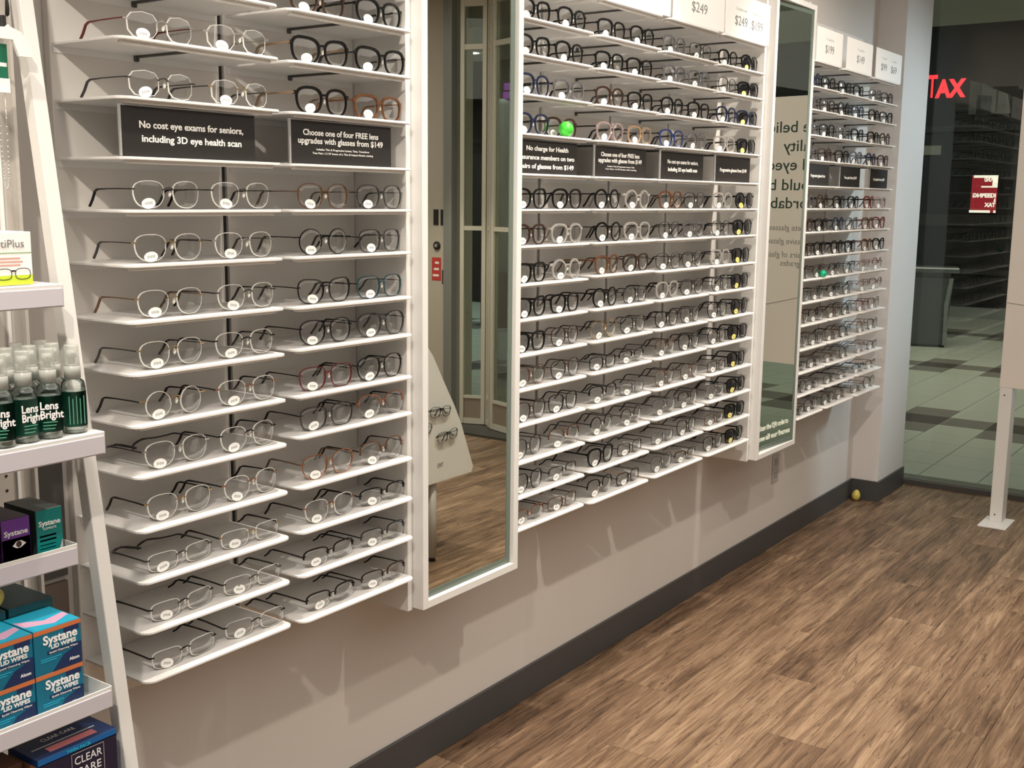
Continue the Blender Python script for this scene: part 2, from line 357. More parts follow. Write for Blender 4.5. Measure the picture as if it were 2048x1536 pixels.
# ------------------------------------------------------------------ black message signs and price boards
SIGNS = {'A1': (['No cost eye exams for seniors,', 'including 3D eye health scan'], None),
         'A2': (['Choose one of four FREE lens', 'upgrades with glasses from $149'], ['Includes Thin & Progressive Lenses, Tints, Transitions', 'Two Pairs 1.5 SV lenses of a Thin & Impact-Resist coating']),
         'B1': (['No charge for Health', 'Insurance members on two', 'pairs of glasses from $149'], None),
         'B2': (['Choose one of four FREE lens', 'upgrades with glasses from $149'], ['Includes Thin & Progressive Lenses, Tints', 'Two Pairs 1.5 SV lenses with coating']),
         'B3': (['No cost eye exams for seniors,', 'including 3D eye health scan'], None), 'B4': (['Progressive glasses from $149'], None),
         'C1': (['Progressive glasses from'], None), 'C2': (['Two pairs from $149'], None), 'C3': (['Complete from $69'], None)}
for c, (lines, small) in SIGNS.items():
    x0 = COLX[c]+0.0105; z = shelf_z(c, 0)+0.0012; W, H = 0.3145, 0.0895
    if c[0] == 'C': x0 += 0.055; W = 0.27
    if c == 'B4': W = 0.30
    r = empty('message_sign', (x0, -0.198, z), 0, 'black sign reading %s, %s' % (' '.join(lines[0].split()[:3]).replace(',', ''), COLN[c]), 'sign', 'black message signs')
    box('board', 0, W, -0.0015, 0.0015, 0, H, M_SIGN, r)
    b = bmesh.new(); bx(b, -0.004, 0.0, -0.003, 0.003, 0, H+0.002); bx(b, 0.0, W, -0.003, 0.003, H, H+0.002); bx(b, -0.004, W, 0.0015, 0.0035, 0, H); bx(b, -0.004, W, 0.0015, 0.03, 0, 0.0015)
    put('holder', mesh('holder', b, M_SIGNBACK), r)
    if small: ys = [0.060, 0.043]
    elif len(lines) == 3: ys = [0.062, 0.038, 0.014]
    elif len(lines) == 2: ys = [0.052, 0.027]
    else: ys = [0.036]
    ws = {'A1': (.245, .235), 'A2': (.235, .265), 'B1': (.21, .275, .27), 'B2': (.235, .265), 'B3': (.225, .215), 'B4': (.23,)}.get(c, (.17,))
    for l, y, wd in zip(lines, ys, ws): text(l, (W/2-(0.004 if small else -0.004), -0.0019, y), 0.0175, M_INK, r, FRONT, 'CENTER', wd, 'lettering', 0.0004)
    if small:
        for l, y, wd in zip(small, (0.029, 0.021), (.165, .19)): text(l, (W/2, -0.0019, y), 0.006, M_INK, r, FRONT, 'CENTER', wd, 'small_print')
def price(c, x0, x1, z1, items, label):
    z0 = ZR[-5]+0.0008
    r = empty('price_board', (x0, -SF+0.004, z0), 0, label, 'price board', 'white price boards')
    W = x1-x0
    b = bmesh.new(); bx(b, 0, W, -0.002, 0.002, 0, z1-z0, 0.0006); bx(b, 0, W, 0.002, 0.05, 0, 0.002); put('board', mesh('board', b, M_CARD), r)
    for s, u, wd, big in items:
        text(s, (u, -0.0024, 0.040), 0.046, M_GREY, r, FRONT, 'CENTER', wd, 'price')
        if big: text(big, (u, -0.0024, 0.091), 0.014, M_LGREY, r, FRONT, 'CENTER', wd*0.9, 'small_print')
price('A1', 1.275, 1.645, 2.335, [], 'white price board above the far left column')
price('A2', 1.69, 2.055, 2.335, [], 'white price board above column just before near mirror')
price('B1', 2.515, 2.885, 2.335, [], 'white price board next to the near mirror top')
price('B2', 2.915, 3.325, 2.335, [], 'blank white price board left of the $249 board')
price('B3', 3.345, 3.722, 2.335, [('$249', .185, .115, 'Complete pair')], 'white price board reading one $249 only')
price('B4', 3.738, 4.118, 2.335, [('$249', .125, .105, 'Complete pair'), ('$199', .265, .10, 'Single pair')], 'white price board reading $249 and $199')
price('C1', 4.610, 4.915, 2.326, [('$199', .15, .10, '2 pairs')], 'bright price board reading $199 right after the lettered mirror')
price('C2', 4.975, 5.318, 2.326, [('$149', .18, .10, '2 pairs')], 'white price board reading $149')
price('C3', 5.375, 5.762, 2.326, [('$99', .115, .085, '1 pair'), ('$69', .265, .085, '1 pair')], 'white price board reading $99 and $69 beside the column')

# ------------------------------------------------------------------ eyeglasses
SH = {'round': (.0255, .0240, 2.0, .00, 0), 'panto': (.0290, .0232, 2.5, .12, 0), 'square': (.0300, .0222, 3.0, .10, 0), 'rectangular': (.0300, .0170, 3.4, .04, 0),
      'cat-eye': (.0300, .0225, 2.5, .10, .006), 'angular': (.0290, .0220, 2.7, .06, 1), 'aviator': (.0300, .0240, 2.5, .13, 0)}
def outline(shape, side, n=22, grow=0.0):
    a, b, e, k, lift = SH[shape]; cx = side*(0.0085+a+(0.0015 if shape == 'round' else 0)); a += grow; b += grow
    if lift == 1: n = 10
    P = []
    for i in range(n):
        th = 2*PI*(i+(0.5 if lift == 1 else 0))/n; c, s = math.cos(th), math.sin(th)
        x = a*math.copysign(abs(c)**(2/e), c); y = b*math.copysign(abs(s)**(2/e), s)
        x *= 1+k*y/b
        if 0 < lift < 1 and y > 0: y += lift*max(0, c*side)*(y/b)
        P.append(Vector((cx+x, 0.0, y)))
    return P
CACHE = {}
def wrap(bm):
    for v in bm.verts: v.co.y += 0.10*abs(v.co.x)-0.05*v.co.z
def lens_me(shape, side, sun=False, rimless=False):
    key = ('lens', shape, side, sun, rimless)
    if key in CACHE: return CACHE[key]
    bm = bmesh.new(); P = outline(shape, side, 22, -0.0004)
    a = SH[shape]; n = len(P); cx = sum(p.x for p in P)/n
    def dome(p): return -0.0042*(1-min(1, ((p.x-cx)**2+p.z**2)/.0009))
    A = [bm.verts.new((p.x, dome(p)-0.0002, p.z)) for p in P]; G = A
    if rimless: G = [bm.verts.new((cx+(p.x-cx)*.955, dome(p)-0.0004, p.z*.955)) for p in P]
    I = [bm.verts.new((cx+(p.x-cx)*.5, dome(Vector((cx+(p.x-cx)*.5, 0, p.z*.5)))-0.0002, p.z*.5)) for p in P]
    J = [bm.verts.new((cx+(p.x-cx)*.76, dome(Vector((cx+(p.x-cx)*.76, 0, p.z*.76)))-0.0002, p.z*.76)) for p in P]
    c = bm.verts.new((cx, -0.0044, 0))
    B = [bm.verts.new((p.x, dome(p)+(0.0020 if rimless else 0.0014), p.z)) for p in P]
    f1 = []
    for i in range(n):
        j = (i+1) % n
        f1 += [bm.faces.new((G[i], G[j], J[j], J[i])), bm.faces.new((J[i], J[j], I[j], I[i])), bm.faces.new((I[i], I[j], c))]
        e = bm.faces.new((A[j], A[i], B[i], B[j])); e.material_index = 1
        if rimless: e = bm.faces.new((A[i], A[j], G[j], G[i])); e.material_index = 1
    bmesh.ops.recalc_face_normals(bm, faces=bm.faces[:]); wrap(bm)
    me = mesh('lens', bm, [M_SUN if sun else M_LENS, (M_SUN if sun else M_LEDGE) if (rimless or sun) else M_LENS])
    for p in me.polygons: p.use_smooth = p.material_index == 0
    CACHE[key] = me; return me
def frame_me(shape, kind):
    key = ('frame', shape, kind)
    if key in CACHE: return CACHE[key]
    bm = bmesh.new(); a, b = SH[shape][0], SH[shape][1]
    hz = b*(0.56 if kind in ('acetate', 'sun') else 0.38)
    if kind in ('acetate', 'metal', 'sun'):
        for s in (-1, 1):
            P = outline(shape, s, 22, 0.0008); n = len(P); zt = max(p.z for p in P)
            if kind == 'metal': sweep(bm, P, lambda i: rect(0.0008, 0.0010), True)
            else: sweep(bm, P, lambda i, P=P: rect(0.0014+0.0012*max(0, P[i].z/b), 0.0020), True)
    elif kind == 'halfrim':
        for s in (-1, 1):
            P = outline(shape, s, 22, 0.0006); P = [p for p in P]; P.sort(key=lambda p: 0)
            top = [p for p in P if p.z > -0.15*b]; top.sort(key=lambda p: p.x)
            sweep(bm, top, lambda i: rect(0.0011, 0.0013))
    # bridge
    bw = 0.0098
    if kind in ('acetate', 'sun'):
        z = b*0.42; path = [Vector((x, 0, z+0.0022*math.cos(x/bw*1.4))) for x in (-bw, -bw*.5, 0, bw*.5, bw)]
        sweep(bm, path, lambda i: rect(0.0019, 0.0019))
    else:
        z = b*0.35; path = [Vector((x, -0.0012*(1-(x/bw)**2), z+0.003*(1-(x/bw)**2))) for x in (-bw*1.15, -bw*.6, 0, bw*.6, bw*1.15)]
        sweep(bm, path, lambda i: rect(0.0009, 0.0009))
        if shape == 'aviator':
            z2 = b*0.80; sweep(bm, [Vector((x, 0, z2)) for x in (-bw*1.5, 0, bw*1.5)], lambda i: rect(0.0009, 0.0009))
        for s in (-1, 1):                         # nose-pad arms
            tube(bm, [(s*0.0085, 0.0, z-.001), (s*0.0075, 0.005, z-.005), (s*0.0068, 0.006, z-.008)], 0.0005, 4)
    # end pieces
    ox = 0.0085+2*a+(0.003 if shape == 'round' else 0)
    for s in (-1, 1):
        if kind in ('acetate', 'sun'): bx(bm, *sorted((s*(ox-0.001), s*0.0735)), -0.0019, 0.004, hz-0.0030, hz+0.0034, 0.0005)
        else: bx(bm, *sorted((s*(ox-0.004), s*0.0728)), -0.0012, 0.0022, hz-0.0010, hz+0.0012)
    wrap(bm)
    me = mesh('frame', bm, M_BLACK); CACHE[key] = me; return me
def temple_me(shape, kind, s, curl=False):
    key = ('temple', SH[shape][1], kind, s, curl)
    if key in CACHE: return CACHE[key]
    b = SH[shape][1]; hz = b*(0.56 if kind in ('acetate', 'sun') else 0.38); base = -b+0.0068
    bm = bmesh.new(); X = s*0.0722
    thick = {'acetate': (0.0016, 0.0024), 'sun': (0.0018, 0.0034)}.get(kind, (0.0009, 0.0014))
    pts = [(X, 0.006, hz), (X*0.995, 0.03, hz+.0015), (X*0.985, 0.065, hz+.003), (X*0.975, 0.096, hz+.0035), (X*0.968, 0.104, hz+.0005), (X*0.958, 0.114, hz*.45+base*.5), (X*0.945, 0.125, base+0.0015)]
    if curl: pts = pts[:4]+[(X*.9, .110, hz+.0), (X*.72, .128, hz-.004), (X*.40, .138, hz*.5), (X*.1, .135, -.002), (X*-.05, .122, base*.4)]
    P = [Vector(p) for p in pts]
    if curl:
        Q_ = []
        for i in range(len(P)-1):
            p0, p1, p2, p3 = P[max(i-1, 0)], P[i], P[i+1], P[min(i+2, len(P)-1)]
            for t in ((0, .33, .66) if i > 2 else (0,)): Q_.append(0.5*((2*p1)+(p2-p0)*t+(2*p0-5*p1+4*p2-p3)*t*t+(3*p1-p0-3*p2+p3)*t**3))
        P = Q_+[P[-1]]
    def pr(i):
        if kind in ('acetate', 'sun'): return rect(thick[0], thick[1]*(1.0 if i < 4 else 1.1))
        return rect(thick[0]*(1 if i < 3 else 1.5), thick[1]*(1 if i < 3 else 1.35))
    sweep(bm, P, pr, False, 0, Vector((1, 0, 0)))
    me = mesh('temple', bm, M_BLACK); CACHE[key] = me; return me
def pad_me():
    if 'pad' in CACHE: return CACHE['pad']
    bm = bmesh.new(); bmesh.ops.create_icosphere(bm, subdivisions=1, radius=1.0)
    for v in bm.verts: v.co = Vector((v.co.x*0.0016, v.co.y*0.0035, v.co.z*0.0065))
    CACHE['pad'] = mesh('nose_pad', bm, mat('clear_silicone', (0.80, 0.78, 0.72), 0.2), True); return CACHE['pad']
def sticker_me(col):
    if ('st', col) in CACHE: return CACHE[('st', col)]
    bm = bmesh.new(); n = 18; rx, rz = 0.0128, 0.0088
    prism(bm, [(rx*math.cos(2*PI*i/n), rz*math.sin(2*PI*i/n)) for i in range(n)], 1, -0.0005, 0.0)
    for k, xx in enumerate((-.0065, -.0035, -.0005, .0025, .0052)): bx(bm, xx, xx+0.0019, -0.0007, -0.0005, -0.0024+0.0006*(k % 2), 0.0024, 0, 1)
    m = mat('white_sticker', (0.90, 0.90, 0.87), 0.45) if col == 'w' else mat('yellow_sticker', (0.85, 0.72, 0.16), 0.45)
    CACHE[('st', col)] = mesh('price_sticker', bm, [m, mat('sticker_print', (0.40, 0.40, 0.39), 0.6)]); return CACHE[('st', col)]
COLM = {'black': mat('acetate_black', (0.006, 0.006, 0.006), 0.34, 0, 0.22), 'dark brown': mat('acetate_dark_brown', (0.045, 0.022, 0.014), 0.34, 0, 0.35),
        'tortoise': mat('acetate_tortoise', (0.14, 0.055, 0.022), 0.34, 0, 0.35, var=0.7, scale=120), 'brown': mat('metal_brown', (0.17, 0.085, 0.045), 0.3, 0.4),
        'navy': mat('acetate_navy', (0.015, 0.022, 0.055), 0.34, 0, 0.35), 'teal': mat('acetate_teal', (0.015, 0.06, 0.075), 0.34, 0, 0.35), 'gold': mat('metal_gold', (0.62, 0.46, 0.24), 0.25, 0.9),
        'silver': mat('metal_silver', (0.66, 0.65, 0.62), 0.25, 0.9), 'gunmetal': mat('metal_gunmetal', (0.07, 0.068, 0.068), 0.3, 0.6), 'copper': mat('metal_copper', (0.48, 0.22, 0.12), 0.28, 0.8),
        'clear': mat('acetate_clear', (0.40, 0.38, 0.355), 0.34, 0, 0.35), 'pink': mat('acetate_pink', (0.34, 0.25, 0.25), 0.34, 0, 0.35), 'tan': mat('acetate_tan', (0.33, 0.22, 0.135), 0.34, 0, 0.35),
        'grey': mat('acetate_grey', (0.12, 0.12, 0.13), 0.34, 0, 0.35), 'dark red': mat('acetate_dark_red', (0.13, 0.018, 0.018), 0.34, 0, 0.35), 'blue': mat('acetate_blue', (0.03, 0.05, 0.16), 0.34, 0, 0.35)}
KW = {'acetate': 'plastic', 'metal': 'thin metal', 'halfrim': 'half-rim', 'rimless': 'rimless', 'sun': ''}
def setm(o, m):
    o.material_slots[0].link = 'OBJECT'; o.material_slots[0].material = m
def glasses(c, r, slot, kind, shape, col, tcol=None, curl=False, detail=2, y=-0.190):
    x = COLX[c]+(0.114, 0.299)[slot]+rnd.uniform(-.004, .004); z = shelf_z(c, r)
    if c == 'A2': x += 0.002
    if c == 'C1': x += (0.022, 0.016)[slot]
    if (c, r, slot) == ('B1', -1, 1): y = -0.160
    GS = 1.12; x += 0.003; b = SH[shape][1]+0.0022
    word = 'sunglasses' if kind == 'sun' else 'glasses'
    lab = '%s %s %s %s, %s shelf %s signs, %s' % (('left', 'right')[slot], col, (shape if kind != 'rimless' else 'rimless'), word, ORD[abs(r)], 'below' if r > 0 else 'above', COLN[c])
    if kind == 'sun': lab = 'dark %s sunglasses with yellow sticker, %s shelf %s signs, %s' % (shape, ORD[abs(r)], 'below' if r > 0 else 'above', COLN[c])
    e = empty('sunglasses' if kind == 'sun' else 'eyeglasses', (x, y+rnd.uniform(-.003, .003), z+b*GS), rnd.gauss(0, .03), lab, word, 'sunglasses with yellow stickers' if kind == 'sun' else 'spectacle frames on the display wall')
    e.rotation_euler.x = -0.05; e.scale = (GS, GS, GS)
    m = COLM[col]; tm = COLM[tcol or col]
    f = put('frame', frame_me(shape, kind), e); setm(f, m)
    for s in (-1, 1):
        put('lens', lens_me(shape, s, kind == 'sun', kind == 'rimless'), e)
        tt = put('temple', temple_me(shape, kind, s, curl), e); setm(tt, tm)
        if detail > 1 and kind != 'sun': put('nose_pad', pad_me(), e, (s*0.0072, 0.0065, b*0.05), (0, s*0.35, s*0.5))
    cx = -(0.0085+SH[shape][0])
    st = put('price_sticker', sticker_me('y' if kind == 'sun' else 'w'), e, (cx-.002+rnd.uniform(-.003, .003), 0.0005, -b+0.0105))
    st.rotation_euler = (0.05, rnd.uniform(-.25, .25), -0.10)
    return e
A1 = {-2: [('rimless', 'angular', 'silver', 'dark red'), ('rimless', 'angular', 'silver', 'silver')], -1: [('rimless', 'angular', 'gunmetal', 'gunmetal'), ('rimless', 'angular', 'gold', 'gunmetal')],
      1: [('rimless', 'panto', 'gunmetal', 'black'), ('rimless', 'panto', 'gunmetal', 'black')], 2: [('rimless', 'panto', 'gold', 'gunmetal'), ('rimless', 'panto', 'silver', 'gunmetal')],
      3: [('rimless', 'panto', 'gold', 'brown'), ('rimless', 'panto', 'gunmetal', 'black')], 4: [('rimless', 'panto', 'gold', 'gunmetal'), ('rimless', 'panto', 'black', 'black')],
      5: [('rimless', 'round', 'gold', 'black'), ('rimless', 'panto', 'copper', 'black')], 6: [('rimless', 'panto', 'silver', 'gunmetal', True), ('rimless', 'panto', 'black', 'black')],
      7: [('rimless', 'panto', 'gold', 'black'), ('rimless', 'panto', 'copper', 'black')], 8: [('rimless', 'rectangular', 'gunmetal', 'gunmetal', True), ('rimless', 'rectangular', 'gold', 'black')],
      9: [('rimless', 'rectangular', 'black', 'black'), ('rimless', 'rectangular', 'gunmetal', 'black')], 10: [('rimless', 'rectangular', 'black', 'black'), ('rimless', 'rectangular', 'black', 'black')]}
A2 = {-3: [('acetate', 'cat-eye', 'dark brown', 'dark brown'), ('acetate', 'panto', 'black', 'black')], -2: [('acetate', 'cat-eye', 'black', 'tan'), ('acetate', 'cat-eye', 'black', 'gunmetal')],
      -1: [('acetate', 'panto', 'black', 'tan'), ('acetate', 'square', 'tortoise', 'copper')], 1: [('metal', 'panto', 'brown', 'brown'), ('metal', 'panto', 'gunmetal', 'black')],
      2: [('metal', 'round', 'black', 'black'), ('metal', 'square', 'gunmetal', 'black')], 3: [('metal', 'cat-eye', 'black', 'black'), ('metal', 'square', 'teal', 'black')],
      4: [('metal', 'panto', 'black', 'black'), ('metal', 'aviator', 'gunmetal', 'black')], 5: [('metal', 'square', 'dark red', 'black'), ('metal', 'aviator', 'black', 'black')],
      6: [('metal', 'square', 'gunmetal', 'black'), ('halfrim', 'panto', 'copper', 'black')], 7: [('metal', 'panto', 'copper', 'brown'), ('halfrim', 'panto', 'brown', 'black')],
      8: [('rimless', 'panto', 'copper', 'black'), ('halfrim', 'rectangular', 'black', 'black')], 9: [('halfrim', 'rectangular', 'black', 'black'), ('halfrim', 'rectangular', 'gunmetal', 'black')],
      10: [('halfrim', 'rectangular', 'black', 'black'), ('halfrim', 'rectangular', 'dark brown', 'black')]}
for c, T in (('A1', A1), ('A2', A2)):
    for r, row in T.items():
        for s, a in enumerate(row): glasses(c, r, s, *a)
BB = {-4: ['cat-eye/black', 'panto/black', 'square/black', 'panto/black', 'panto/grey', 'square/gunmetal', 'panto/black'],
      -3: ['cat-eye/black', 'panto/black', 'square/black', 'square/black', 'panto/grey', 'panto/grey', 'panto/gunmetal'],
      -2: ['panto/navy', 'panto/grey', 'panto/dark brown', 'square/black', 'panto/black', 'square/black', 'panto/navy'],
      -1: ['panto/navy', 'panto/dark brown', 'panto/pink', 'square/tan', 'panto/blue', 'panto/grey', 'square/clear'],
      1: ['cat-eye/black', 'panto/black', 'round/black', 'round/clear', 'panto/tortoise', 'panto/gunmetal', 'panto/clear'],
      2: ['panto/dark brown', 'panto/clear', 'round/black', 'panto/clear', 'panto/gunmetal', 'panto/grey', 'panto/gunmetal'],
      3: ['square/black', 'round/clear', 'panto/tortoise', 'square/dark brown', 'panto/gunmetal', 'panto/gunmetal', 'square/clear'],
      4: ['cat-eye/black', 'square/black', 'round/black', 'square/gunmetal', 'panto/clear', 'panto/gunmetal', 'panto/gunmetal'],
      5: ['square/black', 'panto/dark brown', 'aviator/gold', 'panto/gunmetal', 'panto/black', 'panto/gunmetal', 'aviator/black']}
for r in (-4, -3, -2, -1, 1, 2, 3, 4, 5, 6, 7, 8, 9, 10):
    for k in range(7):
        c = 'B%d' % (k//2+1); s = k % 2
        if r in BB:
            sh, col = BB[r][k].split('/'); kind = 'acetate' if (r < 5 or sh == 'square') and sh != 'aviator' and col not in ('gunmetal', 'gold') else 'metal'
        else:
            sh = rnd.choice(['panto', 'square', 'rectangular', 'panto', 'round', 'aviator']) if r < 9 else rnd.choice(['rectangular', 'panto', 'rectangular'])
            col = rnd.choice(['black', 'gunmetal', 'black', 'dark brown', 'brown', 'grey'])
            if (r, k) in ((9, 2), (10, 2)): sh, col = 'panto', 'black'
            if (r, k) == (10, 0): sh, col = 'rectangular', 'copper'
            kind = 'halfrim' if rnd.random() < .35 else ('acetate' if (r, k) in ((9, 2), (10, 2), (8, 2), (7, 2)) else 'metal')
        tc = rnd.choice(['black', 'black', col, 'gunmetal'])
        if col in ('clear', 'pink', 'tan'): tc = rnd.choice(['black', col, 'gunmetal'])
        glasses(c, r, s, kind, sh, col, tc)
    glasses('B4', r, 1, 'sun', {1: 'round', 5: 'round', -4: 'panto'}.get(r, rnd.choice(['square', 'panto', 'square'])), 'navy' if r in (-2,) else 'black', None)
for r in (-4, -3, -2, -1, 1, 2, 3, 4, 5, 6, 7, 8, 9, 10):
    for k in range(6):
        c = 'C%d' % (k//2+1)
        col = rnd.choice(['black', 'black', 'black', 'navy', 'dark brown', 'grey'] if r < 5 else ['black', 'gunmetal', 'black', 'grey', 'brown'])
        if k >= 4 and r > 0: col = rnd.choice(['dark red', 'black', 'pink', 'brown', 'navy'])
        kind = 'acetate' if r < 4 else rnd.choice(['metal', 'metal', 'halfrim'])
        glasses(c, r, k % 2, kind, rnd.choice(['panto', 'square', 'cat-eye', 'round'] if r < 8 else ['rectangular', 'panto']), col, rnd.choice(['black', col]), False, 1)

# coloured eggs hidden among the frames
def egg(loc, r, col, label, rot=(0, 0, 0)):
    bm = bmesh.new(); lathe(bm, [(r*0.999*math.sin(PI*(0.02+0.96*i/14))*(1-0.14*math.cos(PI*(1-i/14))), -1.32*r*math.cos(PI*(0.02+0.96*i/14))) for i in range(15)], 24)
    o = put('plastic_egg', mesh('plastic_egg', bm, mat(label.split()[0]+'_egg', col, 0.3), True), None, loc, rot)
    e = bmesh.new(); lathe(e, [(r*1.005, -0.0012), (r*1.016, 0.0), (r*1.005, 0.0012)], 24)
    s = put('seam', mesh('seam', e, mat(label.split()[0]+'_egg', col, 0.3), True), o)
    return tag(o, label, 'egg', 'coloured plastic eggs')
egg((2.757, -0.196, 1.789+0.0225), 0.0215, (0.07, 0.62, 0.05), 'green plastic egg among glasses above the health insurance sign', (0, PI/2, 0.5))
egg((4.858, -0.205, 1.288+0.016), 0.0155, (0.0, 0.32, 0.16), 'emerald plastic egg on a shelf past the lettered mirror', (0, PI/2, 0.9))
egg((6.000, -0.048, 0.0305), 0.023, (0.62, 0.50, 0.10), 'yellow plastic egg on the floor in the wall corner', (0.12, 0, 0))

# ------------------------------------------------------------------ ladder stand with eye-care products, at the left
M_STAND = mat('stand_white', (0.66, 0.65, 0.625), 0.4)
st = empty('ladder_display_stand', (0.7, -0.3, 0), 0, 'white slanted ladder stand with trays of eye-care products', 'display stand')
def P(name, me): return put(name, me, st, (-0.7, 0.3, 0))
def post(x):
    bm = bmesh.new(); yb = lambda z: -0.225-(1.924-z)*0.145
    A = []
    for z in (0.0, 2.35):
        A.append([bm.verts.new((x-0.0125, yb(z), z)), bm.verts.new((x+0.0125, yb(z), z)), bm.verts.new((x+0.0125, yb(z)+0.026, z)), bm.verts.new((x-0.0125, yb(z)+0.026, z))])
    for i in range(4): bm.faces.new((A[0][i], A[0][(i+1) % 4], A[1][(i+1) % 4], A[1][i]))
    bm.faces.new(A[0][::-1]); bm.faces.new(A[1]); bmesh.ops.recalc_face_normals(bm, faces=bm.faces[:])
    bmesh.ops.bevel(bm, geom=bm.edges[:], offset=0.0012, segments=1, affect='EDGES')
    return P('post', mesh('post', bm, M_STAND))
post(1.092); post(0.33)
M_LAV = mat('label_strip', (0.56, 0.53, 0.58), 0.3)
def tray(zs, yf, rim, x1=1.045):
    """zs surface, rim: top of the front lip"""
    bm = bmesh.new(); x0 = 0.36; yb = -0.125; zb = min(zs, rim)-0.033
    bx(bm, x0, x1, yf, yb, zs-0.003, zs)
    bx(bm, x0, x1, yf-0.002, yf, rim-0.036, rim, 0.0008)
    bx(bm, x1-0.0015, x1, yf, yb, rim-0.036, rim); bx(bm, x0, x0+0.0015, yf, yb, rim-0.036, rim)
    P('tray', mesh('tray', bm, M_STAND))
    P('label_holder', mesh('label_holder', bx(bmesh.new(), x0+0.004, x1-0.003, yf-0.0042, yf-0.002, rim-0.034, rim-0.006, 0.0006), M_LAV))
tray(1.4745, -0.355, 1.4750); tray(1.2465, -0.437, 1.2470, 1.050); tray(1.020, -0.355, 1.0495); tray(0.7935, -0.430, 0.8220); tray(0.600, -0.455, 0.6002, 1.068)
bm = bmesh.new(); bx(bm, 0.36, 1.118, -0.124, -0.118, 0.10, 2.30); bx(bm, 1.112, 1.118, -0.135, -0.124, 0.10, 2.30); P('pegboard', mesh('pegboard', bm, mat('pegboard_grey', (0.50, 0.47, 0.43), 0.55)))
P('channel', mesh('channel', bx(bmesh.new(), 1.083, 1.089, -0.128, -0.124, 0.10, 2.30), M_WHITE))
bm = bmesh.new()
for ix in range(9):
    for iz in range(44):
        prism(bm, [(1.064-ix*.0255+0.0028*math.cos(2*PI*q/8), 0.62+iz*.0265+0.0028*math.sin(2*PI*q/8)) for q in range(8)], 1, -0.1246, -0.1238)
h = P('peg_holes', mesh('peg_holes', bm, M_BLACK)); h['kind'] = 'stuff'
# hooks, cords and chains near the top
bm = bmesh.new(); tube(bm, [(1.035, -0.124, 1.868), (1.035, -0.245, 1.868), (1.035, -0.262, 1.874)], 0.0025, 6); tube(bm, [(0.975, -0.124, 1.868), (0.975, -0.26, 1.868)], 0.0025, 6)
P('hook', mesh('hook', bm, M_WHITE))
bm = bmesh.new(); prism(bm, [(1.012, 1.870), (1.036, 1.872), (1.053, 1.866), (1.070, 1.842), (1.071, 1.829), (1.047, 1.829), (1.038, 1.853), (1.012, 1.853)], 1, -0.268, -0.262)
P('tag_holder', mesh('tag_holder', bm, M_WHITE))
def cord(x, y, z0, z1, w, lab):
    n = 14; pts = [(x+w*math.sin(PI*i/n)*(0.6+.4*math.sin(PI*i/n))*(1 if i < n/2 else -1)*0+w*math.cos(PI*(0.5+i/n))*-1, y+0.004*math.sin(i), z1-(z1-z0)*math.sin(PI*i/n)) for i in range(n+1)]
    bm = bmesh.new(); tube(bm, pts, 0.0022, 6); r = put('eyewear_cord', mesh('eyewear_cord', bm, M_BLACK, True)); tag(r, lab, 'cord', 'eyewear cords and chains on hooks')
    put('sleeve', mesh('sleeve', bx(bmesh.new(), x-.004, x+.004, y-.005, y+.005, z0-.020, z0+.001, .001), M_BLACK), r)
cord(1.042, -0.235, 1.892, 2.02, 0.010, 'black cord loop hanging over the white tag holder')
cord(1.012, -0.225, 1.885, 2.02, 0.012, 'second black cord loop hanging behind the first one')
def chain(x, y, z0, z1, w, m, lab):
    bm = bmesh.new(); n = 46
    for i in range(n):
        a = i/(n-1); zz = z1-(z1-z0)*math.sin(PI*a)**0.6; xx = x-w*math.cos(PI*a)
        r = bmesh.ops.create_icosphere(bm, subdivisions=1, radius=0.0017)
        for v in r['verts']: v.co += Vector((xx, y, zz))
    tube(bm, [(x-w*math.cos(PI*i/20), y, z1-(z1-z0)*math.sin(PI*i/20)**0.6) for i in range(21)], 0.0005, 4)
    tag(put('bead_chain', mesh('bead_chain', bm, m, True)), lab, 'chain', 'eyewear cords and chains on hooks')
chain(1.024, -0.250, 1.622, 1.782, 0.006, COLM['silver'], 'silver bead chain hanging nearest the post')
chain(1.008, -0.250, 1.628, 1.782, 0.005, COLM['gold'], 'gold bead chain hanging at the photo edge')
r = empty('cord_card', (1.0, -0.252, 1.782), 0, 'green hang card with white foot above the bead chains', 'card')
box('card', -0.03, 0.036, -0.001, 0.001, 0.012, 0.065, mat('deep_green_card', (0.005, 0.14, 0.07), 0.4), r, 0.0004)
box('card_foot', -0.03, 0.038, -0.0015, 0.0015, -0.010, 0.012, M_CARD, r, 0.0004)
box('pale_print', 0.022, 0.034, -0.0013, -0.001, 0.030, 0.036, M_INK, r)
# cartons
def carton(name, x0, x1, yf, dep, z0, z1, m, label, cat='box', group=None):
    r = empty(name, (x0, yf, z0), 0, label, cat, group)
    box('carton', 0, x1-x0, 0, dep, 0, z1-z0, m, r, 0.0006); return r
def pan(r, name, x0, x1, z0, z1, m): return box(name, x0, x1, -0.0005, 0.0, z0, z1, m, r)
def poly(r, name, pts, m, y0=-0.0008, y1=-0.0001): return put(name, mesh(name, prism(bmesh.new(), pts, 1, y0, y1), m), r)
TEAL = mat('teal_print', (0.004, 0.15, 0.25), 0.3); CYAN = mat('cyan_print', (0.02, 0.42, 0.62), 0.3); ORANGE = mat('orange_print', (0.60, 0.17, 0.06), 0.35); NAVY = mat('navy_print', (0.010, 0.028, 0.10), 0.3)
WPINK = mat('pink_print', (0.72, 0.42, 0.60), 0.35); WHP = mat('white_print', (0.9, 0.9, 0.9), 0.35); DKTEAL = mat('dark_teal_print', (0.006, 0.06, 0.075), 0.35)
